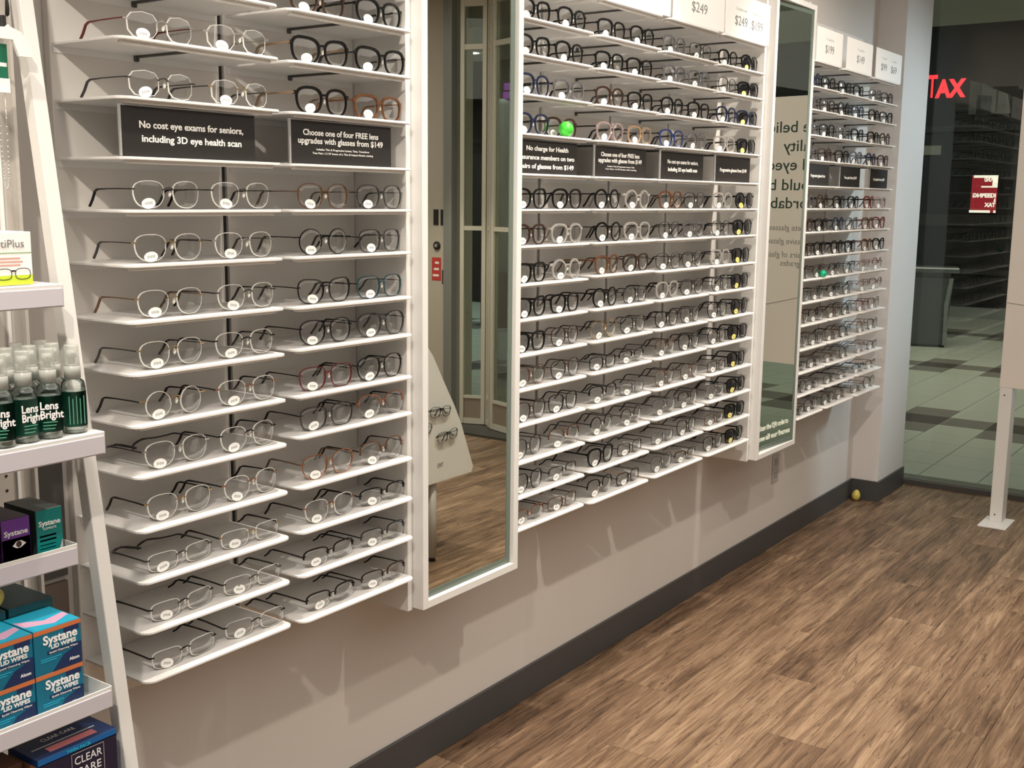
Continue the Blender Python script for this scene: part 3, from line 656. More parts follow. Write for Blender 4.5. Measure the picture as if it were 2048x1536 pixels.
def wipes(x0, z0, label):
    W, H = 0.0825, 0.0735
    r = carton('lid_wipes_box', x0, x0+W, -0.400, 0.085, z0, z0+H, TEAL, label, 'box', 'teal boxes of eyelid wipes')
    pan(r, 'top_band', 0, W, H-0.0075, H-0.0005, ORANGE)
    poly(r, 'corner_swoosh', [(0.030, 0.0006), (W-.0005, 0.0006), (W-.0005, 0.034), (0.050, 0.022)], NAVY)
    pan(r, 'navy_flag', 0.052, W-0.004, H-0.016, H-0.0076, NAVY)
    text('Systane', (0.045, -0.0011, H-0.0255), 0.020, WHP, r, FRONT, 'CENTER', 0.060, bold=0.0006)
    text('LID WIPES', (0.050, -0.0011, H-0.0350), 0.0095, WHP, r, FRONT, 'CENTER', 0.044, bold=0.0003)
    pan(r, 'navy_bar', 0.022, W-0.0005, H-0.0435, H-0.0375, NAVY)
    text('Eyelid Cleansing Wipes', (0.050, -0.0011, H-0.0422), 0.0045, WHP, r, FRONT, 'CENTER', 0.05)
    for q in range(2): pan(r, 'print_line', 0.010, 0.046-q*0.008, H-0.0505-q*.0035, H-0.0492-q*.0035, CYAN)
    text('Alcon', (0.068, -0.0011, 0.009), 0.007, WHP, r, FRONT, 'CENTER', 0.018, bold=0.0002)
    box('top_print', 0.0008, W-0.0008, 0.001, 0.084, H, H+0.0004, CYAN, r)
    put('top_swoosh', mesh('top_swoosh', prism(bmesh.new(), [(0.002, 0.030), (0.045, 0.012), (0.080, 0.030), (0.080, 0.045), (0.040, 0.034), (0.002, 0.060)], 2, H+0.0004, H+0.0007), WPINK), r)
    return r
for i, x in enumerate((0.9320, 0.8475, 0.763)):
    nm = ('rightmost', 'middle', 'leftmost')[i]
    wipes(x, 0.7937, 'teal eyelid wipes box at the bottom of the %s stack' % nm); wipes(x, 0.8674, 'teal eyelid wipes box on top of the %s stack' % nm)
for i, x in enumerate((0.945, 0.862)):
    r = carton('lid_wipes_box', x, x+0.078, -0.312, 0.11, 0.7937, 0.955, DKTEAL, 'dark teal box behind the %s wipes stack' % ('rightmost', 'middle')[i], 'box', 'dark teal boxes at the tray back')
    box('top_print', 0.004, 0.074, 0.004, 0.012, 0.1613, 0.1616, M_STEEL, r)
egg((0.930, -0.290, 0.9737), 0.0182, (0.68, 0.56, 0.10), 'yellow plastic egg on the dark teal box at tray back', (0, PI/2, 0.4))
# tray three: eye drop cartons
def drops(x0, W, H, base, dark, label, eye):
    r = carton('eye_drops_box', x0, x0+W, -0.332, 0.09, 1.0203, 1.0203+H, dark, label, 'box', 'eye drop boxes on the middle tray')
    pan(r, 'face_print', 0.0006, W-.0006, 0.0006, H-.0006, base)
    text('Systane', (W/2, -0.0009, H-0.027), 0.012, WHP, r, FRONT, 'CENTER', W*.82, bold=0.0003)
    if eye:
        pan(r, 'skin_print', 0.0008, W-.0008, 0.030, 0.056, mat('skin_print', (0.50, 0.42, 0.36), 0.5)); pan(r, 'gold_band', 0.0008, W-.0008, 0.029, 0.034, mat('gold_print', (0.60, 0.36, 0.10), 0.4))
        poly(r, 'eye_white', [(W*.36, .044), (W*.5, .0505), (W*.66, .051), (W*.84, .045), (W*.64, .0395), (W*.5, .0395)], WHP, -0.0009, -0.0005)
        poly(r, 'iris', [(W*.58+.0048*math.cos(q*PI/6), .0455+.0052*math.sin(q*PI/6)) for q in range(12)], mat('iris_print', (0.06, 0.03, 0.02), 0.4), -0.0012, -0.0008)
        pan(r, 'lower_print', 0.0008, W-.0008, 0.0006, 0.029, mat('plum_print', (0.030, 0.008, 0.025), 0.4))
    else:
        text('COMPLETE', (W/2, -0.0009, H-0.034), 0.005, WHP, r, FRONT, 'CENTER', W*.5)
        for q in range(2): pan(r, 'green_line', W*.12, W*.74, H-.046-q*.007, H-.043-q*.007, mat('lime_print', (0.16, 0.45, 0.16), 0.4))
        for q in range(3): pan(r, 'print_line', W*.12, W*.7, H-.060-q*.006, H-.0585-q*.006, CYAN)
        poly(r, 'corner_print', [(W*.66, .001), (W-.001, .001), (W-.001, .036)], mat('silver_print', (0.45, 0.47, 0.45), 0.4), -0.0009, -0.0005)
    return r
M_PURP = mat('purple_print', (0.15, 0.04, 0.30), 0.4); M_DKP = mat('dark_purple_card', (0.02, 0.008, 0.03), 0.4); M_GRT = mat('green_teal_print', (0.0, 0.20, 0.19), 0.35); M_DG = mat('dark_grey_card', (0.03, 0.045, 0.045), 0.4)
drops(0.9885, 0.047, 0.0915, M_GRT, M_DG, 'green eye drops box at the right end of middle tray', False)
drops(0.9290, 0.049, 0.0885, M_PURP, M_DKP, 'purple eye drops box printed with an eye', True)
drops(0.8740, 0.049, 0.0885, M_PURP, M_DKP, 'purple eye drops box left of the other purple one', True)
# top tray: wipes for lenses
r = carton('lens_wipes_box', 0.905, 1.009, -0.332, 0.075, 1.4752, 1.557, M_CARD, 'white lens wipes box with lime band and glasses picture', 'box')
H = 0.0818
pan(r, 'lime_band', 0.0006, 0.1034, 0.0006, 0.0155, mat('lime_band', (0.50, 0.62, 0.04), 0.4)); pan(r, 'green_rule', 0.0006, 0.1034, 0.0495, 0.0505, mat('green_rule', (0.22, 0.40, 0.12), 0.4))
text('OptiPlus', (0.092, -0.0009, 0.0585), 0.017, M_GREY, r, FRONT, 'RIGHT', 0.062)
for q in range(3): pan(r, 'pink_line', 0.02, 0.084+0.004*(q == 1), 0.0405-q*.0052, 0.0428-q*.0052, mat('pink_line', (0.66, 0.35, 0.30), 0.5))
b = bmesh.new()
for cx in (0.056, 0.087):
    sweep(b, [Vector((cx+.0125*math.copysign(abs(math.cos(q*PI/8))**.7, math.cos(q*PI/8)), -0.0009, 0.0175+.0085*math.copysign(abs(math.sin(q*PI/8))**.7, math.sin(q*PI/8)))) for q in range(16)], lambda i: rect(0.0005, 0.0002), True)
bx(b, 0.068, 0.075, -0.0011, -0.0007, 0.021, 0.0235)
put('glasses_print', mesh('glasses_print', b, M_BLACK), r)
r = carton('lens_wipes_box', 0.870, 0.972, -0.252, 0.075, 1.4752, 1.585, M_CARD, 'cream carton standing behind the lens wipes box', 'box')
pan(r, 'cream_print', 0.001, 0.101, 0.001, 0.109, mat('cream_print', (0.78, 0.75, 0.66), 0.5))
# lens-cleaner bottles
M_BOTG = mat('bottle_label_green', (0.002, 0.13, 0.075), 0.35)
def bottle_parts():
    b = bmesh.new(); lathe(b, [(0.0175, 0.0), (0.0185, 0.0015), (0.0185, 0.074), (0.0165, 0.081), (0.0115, 0.085), (0.0105, 0.088)], 20); body = mesh('bottle', b, M_CLEARP, True)
    b = bmesh.new(); lathe(b, [(0.0168, 0.002), (0.0168, 0.066), (0.0100, 0.0662)], 20); liq = mesh('liquid', b, milky('pale_liquid', (0.55, 0.66, 0.60), 0.35), True)
    b = bmesh.new(); n = 20; rings = []
    for z in (0.0115, 0.0665): rings.append([b.verts.new((0.0189*math.cos(a), 0.0189*math.sin(a), z)) for a in [-PI/2+(-1.45+2.9*i/n) for i in range(n+1)]])
    for i in range(n): b.faces.new((rings[0][i], rings[0][i+1], rings[1][i+1], rings[1][i]))
    bmesh.ops.solidify(b, geom=b.faces[:], thickness=-0.0003); lab = mesh('label', b, M_BOTG, True)
    b = bmesh.new(); lathe(b, [(0.0125, 0.086), (0.0125, 0.105), (0.0112, 0.106), (0.0112, 0.108)], 18); col = mesh('collar', b, mat('grey_collar', (0.40, 0.41, 0.38), 0.35), True)
    b = bmesh.new(); lathe(b, [(0.0118, 0.106), (0.0118, 0.108), (0.0108, 0.1365), (0.0100, 0.1380)], 18); cap = mesh('cap', b, M_CAPP, True)
    b = bmesh.new(); lathe(b, [(0.0050, 0.108), (0.0050, 0.118), (0.0075, 0.119), (0.0075, 0.130)], 12); bx(b, -0.0015, 0.0015, -0.0085, -0.006, 0.124, 0.127); noz = mesh('spray_head', b, mat('spray_grey', (0.55, 0.56, 0.53), 0.4), True)
    return (('bottle', body), ('liquid', liq), ('label', lab), ('collar', col), ('spray_head', noz), ('cap', cap))
BP = bottle_parts()
names = {(0, 0): 'front row bottle nearest the post but one', (0, 1): 'second front row bottle from the post', (0, 2): 'front row bottle at photo edge'}
BOT = [(0.974, -0.421, -0.42, 'front bottle with full white lettering, left of end bottle'), (0.934, -0.420, -0.02, 'front bottle half covered by its right neighbour'), (0.893, -0.426, -0.45, 'front bottle cut by the photo edge'),
       (1.020, -0.415, -0.35, 'bottle turned sideways at the tray end'), (1.013, -0.374, 0, 'second row bottle behind the end one'), (0.974, -0.374, 0, 'second row bottle behind the lettered one'), (0.935, -0.374, 0, 'second row bottle at the left'),
       (0.895, -0.376, 0, 'second row bottle at photo edge'), (1.019, -0.333, 0, 'back row bottle nearest the pegboard edge'), (0.978, -0.333, 0, 'back row bottle in the middle'), (0.938, -0.333, 0, 'back row bottle at the left')]
for x, y, rz, lab in BOT:
    r = empty('spray_bottle', (x, y+0.009, 1.2468), rz, 'green lens cleaner spray, '+lab, 'bottle', 'lens cleaner sprays on the stand')
    for n_, me in BP:
        o = put(n_, me, r)
        if n_ == 'label' and x > 1.015 and y < -0.40:
            for q in range(5): box('print_line', -0.012+q*.0055, -0.0108+q*.0055, -0.0194, -0.0186, 0.016, 0.060-.004*(q % 2), mat('mint_print', (0.10, 0.36, 0.24), 0.5), o)
        elif n_ == 'label' and y < -0.40:
            for s_, zz, sz, wd in (('Lens', 0.0470, 0.0165, 0.026), ('Bright', 0.0335, 0.0165, 0.033)): text(s_, (-0.0165, -0.0195, zz), sz, WHP, o, FRONT, 'LEFT', wd, 'lettering', 0.0004)
            for q in range(3): box('print_line', -0.013, 0.008-0.002*q, -0.0195, -0.0186, 0.0265-q*.005, 0.0277-q*.005, mat('mint_print', (0.10, 0.36, 0.24), 0.5), o)
# lowest tray: contact lens solution
r = carton('solution_box', 0.9150, 1.0575, -0.4185, 0.083, 0.6005, 0.740, NAVY, 'navy twin pack box of lens solution on lowest tray', 'box')
W, H = 0.1425, 0.1395
M_NV2 = mat('navy_dark_print', (0.012, 0.010, 0.035), 0.3); pan(r, 'face_print', 0.0006, W-.0006, 0.0006, H-.010, M_NV2); pan(r, 'blue_band', 0.0006, W-.0006, H-.0115, H-.0006, mat('blue_band', (0.005, 0.12, 0.38), 0.3))
text('TWIN PACK', (0.072, -0.0011, H-.0090), 0.008, CYAN, r, FRONT, 'CENTER', 0.045, bold=0.0003)
text('CLEAR', (0.088, -0.0011, H-.034), 0.019, WHP, r, FRONT, 'CENTER', 0.050); text('CARE', (0.088, -0.0011, H-.054), 0.019, WHP, r, FRONT, 'CENTER', 0.046)
b = bmesh.new(); bx(b, 0.058, 0.0586, -0.0011, -0.0006, 0.02, H-.014); bx(b, 0.117, 0.1176, -0.0011, -0.0006, 0.02, H-.014); bx(b, 0.058, 0.1176, -0.0011, -0.0006, H-.0146, H-.014); put('frame_print', mesh('frame_print', b, M_LGREY), r)
box('top_print', 0.03, 0.115, 0.012, 0.028, H, H+0.0004, mat('coral_print', (0.80, 0.25, 0.26), 0.4), r); box('top_rule', 0.012, 0.125, 0.034, 0.037, H, H+0.0004, M_LGREY, r)
text('CLEAR CARE', (0.07, 0.050, H+0.0005), 0.014, WHP, r, (0, 0, 0), 'CENTER', 0.06)
box('side_flap', -0.0006, 0.0, 0.001, 0.082, 0.001, H-.012, mat('copper_print', (0.30, 0.12, 0.06), 0.4), r)
carton('solution_box', 0.820, 0.905, -0.392, 0.07, 0.6005, 0.735, mat('brown_card', (0.09, 0.03, 0.018), 0.5), 'dark brown carton left of the navy twin pack', 'box')
r = carton('solution_box', 0.790, 0.902, -0.448, 0.045, 0.6005, 0.705, mat('green_card', (0.02, 0.32, 0.14), 0.4), 'green carton in front of the brown one on lowest tray', 'box')

# ------------------------------------------------------------------ window board on its post
pb = empty('window_poster_board', (6.0, -0.78, 0), 0, 'white poster board on posts standing inside the shop window', 'sign board')
M_BOARD = mat('poster_board_white', (0.76, 0.70, 0.635), 0.6)
def Q(name, me, loc=(0, 0, 0)): return put(name, me, pb, (-6.0+loc[0], 0.78+loc[1], loc[2]))
Q('board', mesh('board', bx(bmesh.new(), 6.0, 6.03, -2.05, -0.738, 0.703, 2.19, 0.001), M_BOARD))
for y in (-0.770, -2.02):
    bm = bmesh.new(); bx(bm, 6.0, 6.10, y-0.030, y+0.030, 0.006, 0.702, 0.002)
    Q('post', mesh('post', bm, M_WHITE2))
    Q('foot_plate', mesh('foot_plate', bx(bmesh.new(), 5.885, 6.10, y-0.075, y+0.06, 0.0, 0.007, 0.001), M_WHITE))
    for zz in (0.045, 0.665): Q('screw', mesh('screw', lathe(bmesh.new(), [(0.004, 0), (0.004, 0.002), (0.002, 0.003)], 8), M_STEEL), (5.9995, y+.005, zz)).rotation_euler = (0, -PI/2, 0)
bm = bmesh.new(); prism(bm, [(-0.742, 2.186), (-2.04, 2.186), (-2.04, 0.98), (-1.6, 0.985), (-1.2, 1.035), (-1.05, 1.072), (-0.95, 1.100), (-0.85, 1.120), (-0.742, 1.132)], 0, 5.9988, 6.0)
edge = [(-0.742, 1.132), (-0.85, 1.120), (-0.95, 1.100), (-1.05, 1.072), (-1.2, 1.035), (-1.6, 0.985), (-2.04, 0.98)]
be = bmesh.new(); prism(be, edge+[(y_, z_-0.0028) for y_, z_ in edge[::-1]], 0, 5.9985, 5.9999); Q('poster_edge_shade', mesh('poster_edge_shade', be, M_GREY))  # dark strip painted in as the shade line along the poster's lower edge
Q('poster', mesh('poster', bm, mat('poster_paper', (0.775, 0.715, 0.645), 0.6)))
for s_, z_ in (('We believe', 1.995), ('quality', 1.892), ('and eyecare', 1.789), ('should be', 1.679), ('affordable', 1.579)):
    x_ = {'We believe': 0.105, 'quality': 0.108}.get(s_, 0.108)
    text(s_, (-0.0016, 0.0-x_+0.017, z_), 0.0880, M_DKGREEN, pb, WEST, 'LEFT', bold=0.0006).scale.x = 1.13
for s_, z_ in (('Complete glasses from', 1.456), ('Progressive glasses or', 1.381), ('Two pairs of glasses', 1.306), ('and upgrades', 1.258)):
    text(s_, (-0.0016, -0.090, z_), 0.047, M_GREY, pb, WEST, 'LEFT')
box('print_line', -0.0006, -0.0001, -0.195, -0.135, 0.797, 0.803, M_LGREY, pb)

# ------------------------------------------------------------------ shopfront glazing
gx = 6.57
g = struct(empty('window_1', (gx, 0, 0)))
box('pane', -0.005, 0.005, -2.75, -0.115, 0.03, 2.80, M_PANE, g)
box('glass_edge', -0.006, 0.006, -0.1148, -0.104, 0.03, 2.80, mat('dark_green_edge', (0.012, 0.06, 0.05), 0.2), g)
box('edge_gasket', -0.03, 0.012, -0.1038, -0.06, 0.0, 2.80, mat('green_black', (0.010, 0.028, 0.024), 0.4), g)
struct(box('trim_3', 6.54, 6.62, -2.80, -0.06, -0.002, 0.028, mat('bronze_sill', (0.07, 0.065, 0.06), 0.4)))
struct(box('trim_4', 6.545, 6.60, -5.6, 0.12, 2.80, 3.0, mat('header_olive', (0.30, 0.30, 0.25), 0.6)))
struct(box('wall_pier', 6.50, 6.62, -0.06, 0.14, 0, 2.8, M_WALL))
# folding entrance doors seen in the near mirror
M_ALU = mat('bronze_aluminium', (0.60, 0.575, 0.48), 0.4, 0.2); M_KICK = mat('tan_kick', (0.25, 0.20, 0.15), 0.5)
def leaf(x0, y0, x1, y1, n):
    L = math.hypot(x1-x0, y1-y0); r = struct(empty('door_%d' % n, (x0, y0, 0), math.atan2(y1-y0, x1-x0)))
    b = bmesh.new(); s = 0.030
    bx(b, 0, s, -.02, .02, 0.02, 2.95, .002); bx(b, L-s, L, -.02, .02, 0.02, 2.95, .002)
    for z0, z1 in ((0.02, 0.06), (0.205, 0.225), (1.395, 1.425), (2.615, 2.65), (2.90, 2.95)): bx(b, s, L-s, -.016, .016, z0, z1)
    put('stiles_and_rails', mesh('stiles_and_rails', b, M_ALU), r)
    box('kick_panel', s, L-s, -.008, .008, 0.06, 0.205, M_KICK, r)
    for z0, z1 in ((0.225, 1.395), (1.425, 2.615), (2.65, 2.90)): box('pane', s, L-s, -.003, .003, z0, z1, M_PANE, r)
leaf(6.295, -3.345, 6.355, -3.165, 1); leaf(6.365, -3.150, 6.275, -3.055, 2); leaf(6.265, -3.040, 6.115, -2.62, 3)
struct(box('trim_5', 6.05, 6.45, -3.48, -2.3, 0.0, 0.016, mat('dark_track', (0.05, 0.048, 0.045), 0.4)))
struct(box('wall_entrance', 6.30, 6.60, -4.6, -3.475, 0, 3.0, mat('tan_pier', (0.46, 0.42, 0.345), 0.6)))
b = bmesh.new(); bx(b, 6.26, 6.34, -3.474, -3.425, 0, 3.0); bx(b, 6.24, 6.30, -3.415, -3.385, 0, 3.0); struct(put('trim_6', mesh('trim_6', b, mat('grey_jamb', (0.26, 0.265, 0.245), 0.4, 0.3))))
def onpier(name, y0, y1, z0, z1, m, lab, cat, th=0.006): return tag(box(name, 6.30-th, 6.2998, y0, y1, z0, z1, m, None, 0.001), lab, cat)
o = onpier('switch_plate', -3.592, -3.548, 1.425, 1.535, M_BLACK, 'black wall plate on tan entrance pier, farther from door', 'plate')
o = onpier('switch_plate', -3.527, -3.484, 1.425, 1.535, M_BLACK, 'black wall plate on tan entrance pier beside door jamb', 'plate')
r = empty('key_switch', (6.30, -3.560, 1.28), 0, 'round black key switch under the wall plates', 'switch')
for nm, rr, d, m in (('ring', 0.030, 0.014, M_BLACK), ('cylinder', 0.014, 0.020, COLM['silver'])):
    o = put(nm, mesh(nm, lathe(bmesh.new(), [(rr, 0), (rr, d*.8), (rr*.85, d)], 20), m), r); o.rotation_euler = (0, -PI/2, 0)
r = empty('red_notice', (6.2995, -3.525, 1.03), 0, 'small red and white notice on tan entrance pier', 'notice')
box('sheet', -0.001, 0, -0.085, 0, 0, 0.165, mat('notice_red', (0.50, 0.05, 0.04), 0.5), r)
for q in range(3): box('white_band', -0.0014, -0.001, -0.075+.01*q, -0.02, 0.03+q*.045, 0.045+q*.045, M_CARD, r)
r = empty('door_handle', (6.30, -3.49, 1.06), 0, 'dark lever handle by the door jamb', 'handle'); box('lever', -0.03, 0, -0.006, 0.006, -0.05, 0.05, M_STEEL, r, .002); box('rose', -0.012, 0, -0.013, 0.013, -0.055, -0.03, M_STEEL, r, .002)

# free-standing curved frame display seen in the near mirror
fd = empty('curved_frame_display', (3.55, -1.95, 0), 0, 'white curved free-standing frame display reflected in the near mirror', 'display stand')
prof = [(4.03, 0.36), (4.03, 0.385), (3.99, 0.48), (3.94, 0.60), (3.89, 0.69), (3.82, 0.80), (3.74, 0.93), (3.66, 1.02), (3.55, 1.06)]
prof = prof+[(7.10-x, z) for x, z in prof[-2::-1]]
put('body', mesh('body', prism(bmesh.new(), prof, 1, -2.40, -1.535), M_WHITE), fd, (-3.55, 1.95, 0))
lipb = bmesh.new(); prism(lipb, [(x+(0.012 if x > 3.55 else -0.012)*(i != 0), z+0.01) for i, (x, z) in enumerate(prof)], 1, -1.535, -1.515); put('end_panel', mesh('end_panel', lipb, M_CARD), fd, (-3.55, 1.95, 0))
for x in (3.785, 3.315):
    for y in (-1.552, -2.34):
        put('leg', mesh('leg', lathe(bmesh.new(), [(0.022, 0.02), (0.022, 0.36)], 16), mat('leg_silver', (0.55, 0.54, 0.51), 0.4, 0.2), True), fd, (x-3.55, y+1.95, 0))
        put('foot', mesh('foot', lathe(bmesh.new(), [(0.016, 0.0), (0.020, 0.004), (0.012, 0.018), (0.012, 0.022)], 14), M_BLACK, True), fd, (x-3.55, y+1.95, 0))
text('TWO', (3.80-3.55, -1.5135+1.95, 0.435), 0.03, M_GREY, fd, (PI/2, 0, PI), 'CENTER', 0.04)
for x, z, lab in ((3.79, 0.690, 'folded black glasses pinned high on the reflected curved display'), (3.84, 0.575, 'folded black glasses pinned low on the reflected curved display'), (3.66, 0.640, 'folded black glasses on the inner part of reflected curved display')):
    e = empty('eyeglasses', (x, -1.4975, z), PI, lab, 'glasses', 'frames on the curved display'); e.rotation_euler.y = rnd.uniform(-.3, .3)
    f = put('frame', frame_me('square', 'metal'), e); setm(f, COLM['black'])
    for s in (-1, 1):
        put('lens', lens_me('square', s), e); tt = put('temple', temple_me('square', 'metal', s), e); setm(tt, COLM['black'])
        X = s*0.0722; tt.rotation_euler.z = s*PI/2
        h = Vector((X, 0.006+0.002*s, 0)); tt.location = h+Vector((0, 0.004+0.003*s, 0))-Matrix.Rotation(s*PI/2, 3, 'Z') @ Vector((X, 0.006, 0))

# ------------------------------------------------------------------ mall beyond the shopfront
M_T1 = mat('mall_tile_pale', (0.40, 0.41, 0.36), 0.30, var=0.08, scale=2.5); M_T2 = mat('mall_tile_brown', (0.16, 0.15, 0.135), 0.30, var=0.08, scale=3); M_T3 = mat('mall_tile_dark', (0.055, 0.048, 0.046), 0.30)
mall = struct(box('floor_mall', 6.60, 17.4, -13.0, 4.5, -0.06, -0.006, mat('mall_grout', (0.10, 0.10, 0.09), 0.8)))
T = 0.338
tme = [mesh('tile', bx(bmesh.new(), 0.0025, T-0.0025, 0.0025, T-0.0025, -0.008, 0.0, 0.001), m) for m in (M_T1, M_T2, M_T3)]
def tcol(i, j):
    # i: column from x=8.50, j: row from y=0.18 ; repeated stepped bands of dark tiles
    a = (i+14) % 14 if -20 < i < 40 else 99
    k = i % 9
    if j % 2 == 0:
        if k == 0: return 2
        if k in (1, 8): return 1
    elif k == 0: return 1
    return 0
far = [bmesh.new(), bmesh.new(), bmesh.new()]
for i in range(-6, 27):
    for j in range(-39, 13):
        x = 8.505+i*T; y = 0.183+j*T
        if x < 6.615 or x+T > 17.4 or y < -13 or y+T > 4.5: continue
        c = tcol(i, j)
        if i < 8 and -9 <= j <= 5 : put('tile', tme[c], mall, (x, y, 0))
        else: bx(far[c], x+.0025, x+T-.0025, y+.0025, y+T-.0025, -0.006, 0.0)
for c, m in enumerate((M_T1, M_T2, M_T3)):
    o = put('far_tiles', mesh('far_tiles', far[c], m), mall); o['kind'] = 'stuff'
M_DARKF = mat('dark_shopfront', (0.008, 0.0085, 0.010), 0.5, 0, 0.25); M_DARK2 = mat('charcoal_shopfront', (0.026, 0.026, 0.027), 0.6, 0, 0.25)
struct(box('wall_mall', 17.0, 17.2, -13.0, 4.5, 0, 5.2, M_DARKF))
struct(box('baseboard_mall', 16.9, 17.0, -13.0, 4.5, 0, 0.15, mat('mall_grey_base', (0.20, 0.21, 0.20), 0.5)))
struct(box('wall_mall_side', 6.62, 17.2, 4.5, 4.6, 0, 5.2, M_DARK2)); struct(box('wall_mall_end', 6.62, 17.2, -13.1, -13.0, 0, 5.2, M_DARK2))
M_OLIVE = mat('soffit_olive', (0.24, 0.24, 0.19), 0.7)
struct(box('ceiling_soffit', 6.60, 8.35, -13.0, 4.5, 2.83, 2.98, M_OLIVE)); struct(box('ceiling_mall', 6.60, 17.2, -13.1, 4.6, 5.2, 5.3, mat('mall_ceiling', (0.10, 0.10, 0.095), 0.8)))
b = bmesh.new(); bx(b, 16.93, 17.0, -13, 4.5, 2.62, 2.70); bx(b, 16.95, 17.0, -13, 4.5, 1.30, 1.46); bx(b, 16.95, 17.0, -13, 4.5, 0.62, 0.70); struct(put('trim_7', mesh('trim_7', b, M_DARK2)))
r = empty('shop_fascia_sign', (16.97, 2.80, 3.11), 0, 'glowing red TAX sign on dark shopfront across the mall', 'sign')
M_RED = mat('neon_red', (1.0, 0.035, 0.05), 0.5, emit=1.6)
text('T', (0, 0, 0), 0.44, M_RED, r, WEST, 'LEFT', 0.14, 'letter', 0.008); text('AX', (0, -0.135, 0.0), 0.33, M_RED, r, WEST, 'LEFT', 0.42, 'letter', 0.016)
r = empty('lit_window_sign', (16.96, 2.085, 1.49), 0, 'small red and white lit window sign across the mall', 'sign')
box('sheet', -0.01, 0, -0.345, 0, 0, 0.52, mat('lit_crimson', (0.28, 0.01, 0.02), 0.5, emit=0.8), r)
M_LW = mat('lit_white', (1, 0.93, 0.85), 0.5, emit=0.9)
for y0, y1, z0, z1 in ((-.345, -.02, .485, .52), (-.345, -.275, .35, .485), (-.275, -.13, .35, .372), (-.27, 0.01, .0, .035), (-.345, -.315, .0, .035)): box('white_block', -0.013, -0.01, y0, y1, z0, z1, M_LW, r)
for s_, z_, wd in (('REFUND', .435, .17), ('KEEPING', .215, .31), ('&', .15, .03), ('TAX', .085, .15)):
    text(s_, (-0.014, -0.335, z_), 0.075, M_LW, r, WEST, 'LEFT', wd, 'lettering', 0.004, True)
r = empty('shop_grey_plate', (16.96, 2.8, 2.30), 0, 'grey rectangular plate on the dark shopfront left of the red window sign', 'plate'); box('plate', -0.02, 0, -0.26, 0, 0, 0.13, mat('plate_grey', (0.28, 0.29, 0.26), 0.5), r)
r = empty('shop_interior_panel', (16.95, 2.2, 2.85), 0, 'grey angled wall shape right of the red TAX letters', 'panel')
b = bmesh.new(); prism(b, [(0.0, 0.0), (0.0, 0.46), (-0.2, 0.40), (-0.50, 0.26), (-0.56, 0.0), (-0.30, 0.0), (-0.30, 0.24), (-0.10, 0.26), (-0.10, 0.0)], 0, -0.02, 0.0); put('panel', mesh('panel', b, mat('interior_grey', (0.085, 0.083, 0.076), 0.7)), r)
# rubbish bin
r = empty('litter_bin', (13.3, 1.60, 0), 0.30, 'dark grey litter bin with arched front in the mall', 'bin')
b = bmesh.new(); prism(b, [(-.28, 0.03), (.22, 0.03), (.24, 0.5), (.33, 0.80), (-.34, 0.80)], 0, -0.25, 0.25); put('body', mesh('body', b, mat('bin_grey', (0.075, 0.08, 0.085), 0.35, 0.4)), r)
b = bmesh.new(); bx(b, -.29, .29, -.42, .40, .86, .92, .015); bx(b, -.2, .2, -.3, .3, .80, .86); put('lid', mesh('lid', b, mat('bin_lid', (0.10, 0.105, 0.11), 0.3, 0.5)), r)
b = bmesh.new(); prism(b, [(-.30, .03), (-.24, .03), (-.23, .5), (-.28, .8), (-.34, .8), (-.29, .5)], 0, -.28, -.25); put('front_rail', mesh('front_rail', b, mat('bin_rail', (0.25, 0.26, 0.27), 0.3, 0.6)), r)
box('base', -.24, .24, -.27, .21, 0, .03, M_BLACK, r)
r.scale = (0.74, 0.74, 0.98)
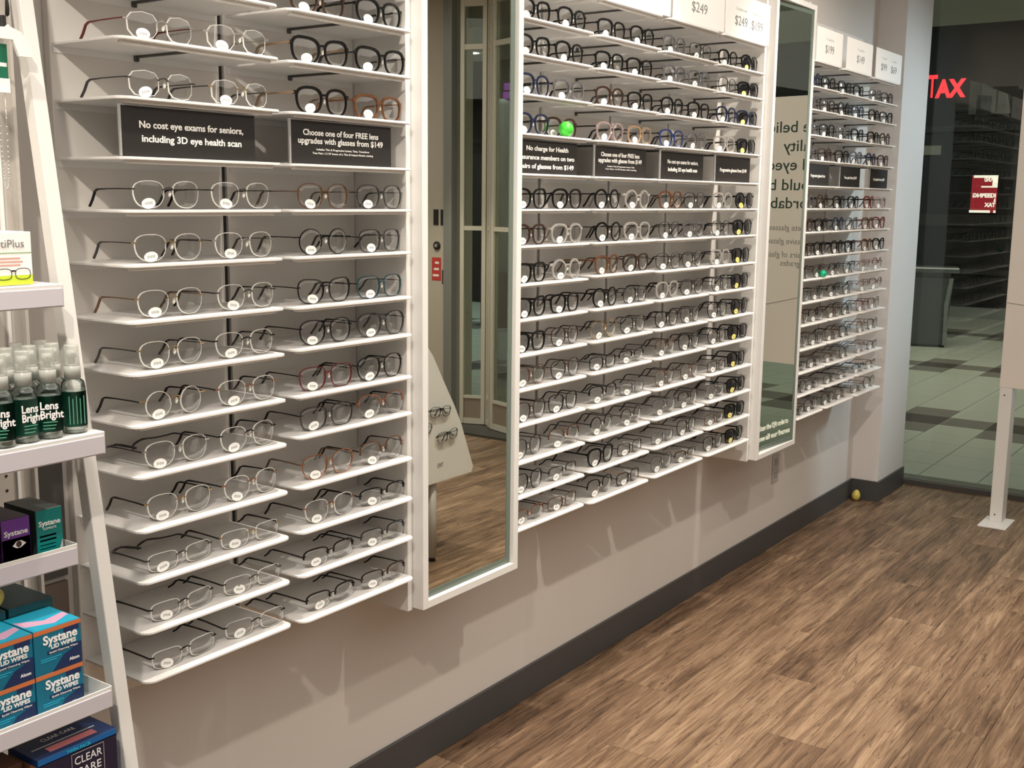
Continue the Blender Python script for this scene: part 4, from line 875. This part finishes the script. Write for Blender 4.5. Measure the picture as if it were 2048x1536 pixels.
# lit things across the mall that show in the near mirror
r = empty('lit_blue_window', (14.0, -8.82, 1.15), 0, 'narrow pale blue lit window seen in the near mirror', 'window'); M_BLU = mat('lit_blue', (0.30, 0.55, 0.95), 0.5, emit=0.7)
box('pane', 0, 0.02, -0.06, 0.05, 0, 1.0, M_BLU, r); box('upper_pane', 0, 0.02, -0.06, 0.05, 1.42, 1.72, M_BLU, r); box('mullion', -0.01, 0.0, -0.075, -0.06, -1.15, 1.8, M_STEEL, r)
r = empty('purple_lit_sign', (14.0, -8.60, 2.96), 0, 'purple outlined block sign seen in the near mirror', 'sign'); M_PU = mat('lit_purple', (0.32, 0.05, 0.42), 0.5, emit=0.6)
for q in range(3): box('block', 0, 0.02, 0.02+q*.02, 0.22, q*.125, q*.125+.10, M_PU, r)
r = empty('mall_pillar', (11.6, -6.9, 0), 0, 'pale round mall pillar seen in the near mirror', 'pillar'); put('shaft', mesh('shaft', lathe(bmesh.new(), [(0.17, 0.7), (0.17, 2.75), (0.10, 2.83)], 20), mat('pillar_pale', (0.45, 0.46, 0.42), 0.5), True), r); put('plinth', mesh('plinth', lathe(bmesh.new(), [(0.2, 0), (0.2, 0.7)], 20), M_DARK2, True), r)
struct(box('wall_kiosk', 14.2, 14.5, -12.5, -7.0, 0, 2.3, M_DARKF))
# soffit downlights
for x, y, n_ in ((7.75, -1.55, 'seen in the lettered mirror'), (7.82, -4.41, 'seen in the near mirror')):
    r = empty('soffit_downlight', (x, y, 2.83), 0, 'round soffit downlight '+n_, 'light', 'soffit downlights')
    put('trim_ring', mesh('trim_ring', lathe(bmesh.new(), [(0.075, -0.006), (0.085, -0.004), (0.085, -0.0005)], 20), M_WHITE), r)
    put('lamp_disc', mesh('lamp_disc', lathe(bmesh.new(), [(0.055, -0.008), (0.055, -0.006)], 20), mat('lamp_glow', (1, 0.96, 0.88), 0.5, emit=4.0)), r)

# ------------------------------------------------------------------ fit lettering to width
bpy.context.view_layer.update()
for o, wd, mir in FIT:
    d = o.dimensions.x
    if d > 1e-6: o.scale.x = wd/d*(-1 if mir else 1)
# lettering becomes plain mesh objects
dg = bpy.context.evaluated_depsgraph_get(); dg.update()
for o in [o for o in sc.objects if o.type == 'FONT']:
    me = bpy.data.meshes.new_from_object(o.evaluated_get(dg)); nm = o.name.split('.')[0]
    if not me.materials: me.materials.append(o.data.materials[0])
    n = bpy.data.objects.new('tmp', me); C.objects.link(n); n.parent = o.parent; n.location = o.location; n.rotation_euler = o.rotation_euler; n.scale = o.scale
    me.name = nm; bpy.data.objects.remove(o); n.name = nm
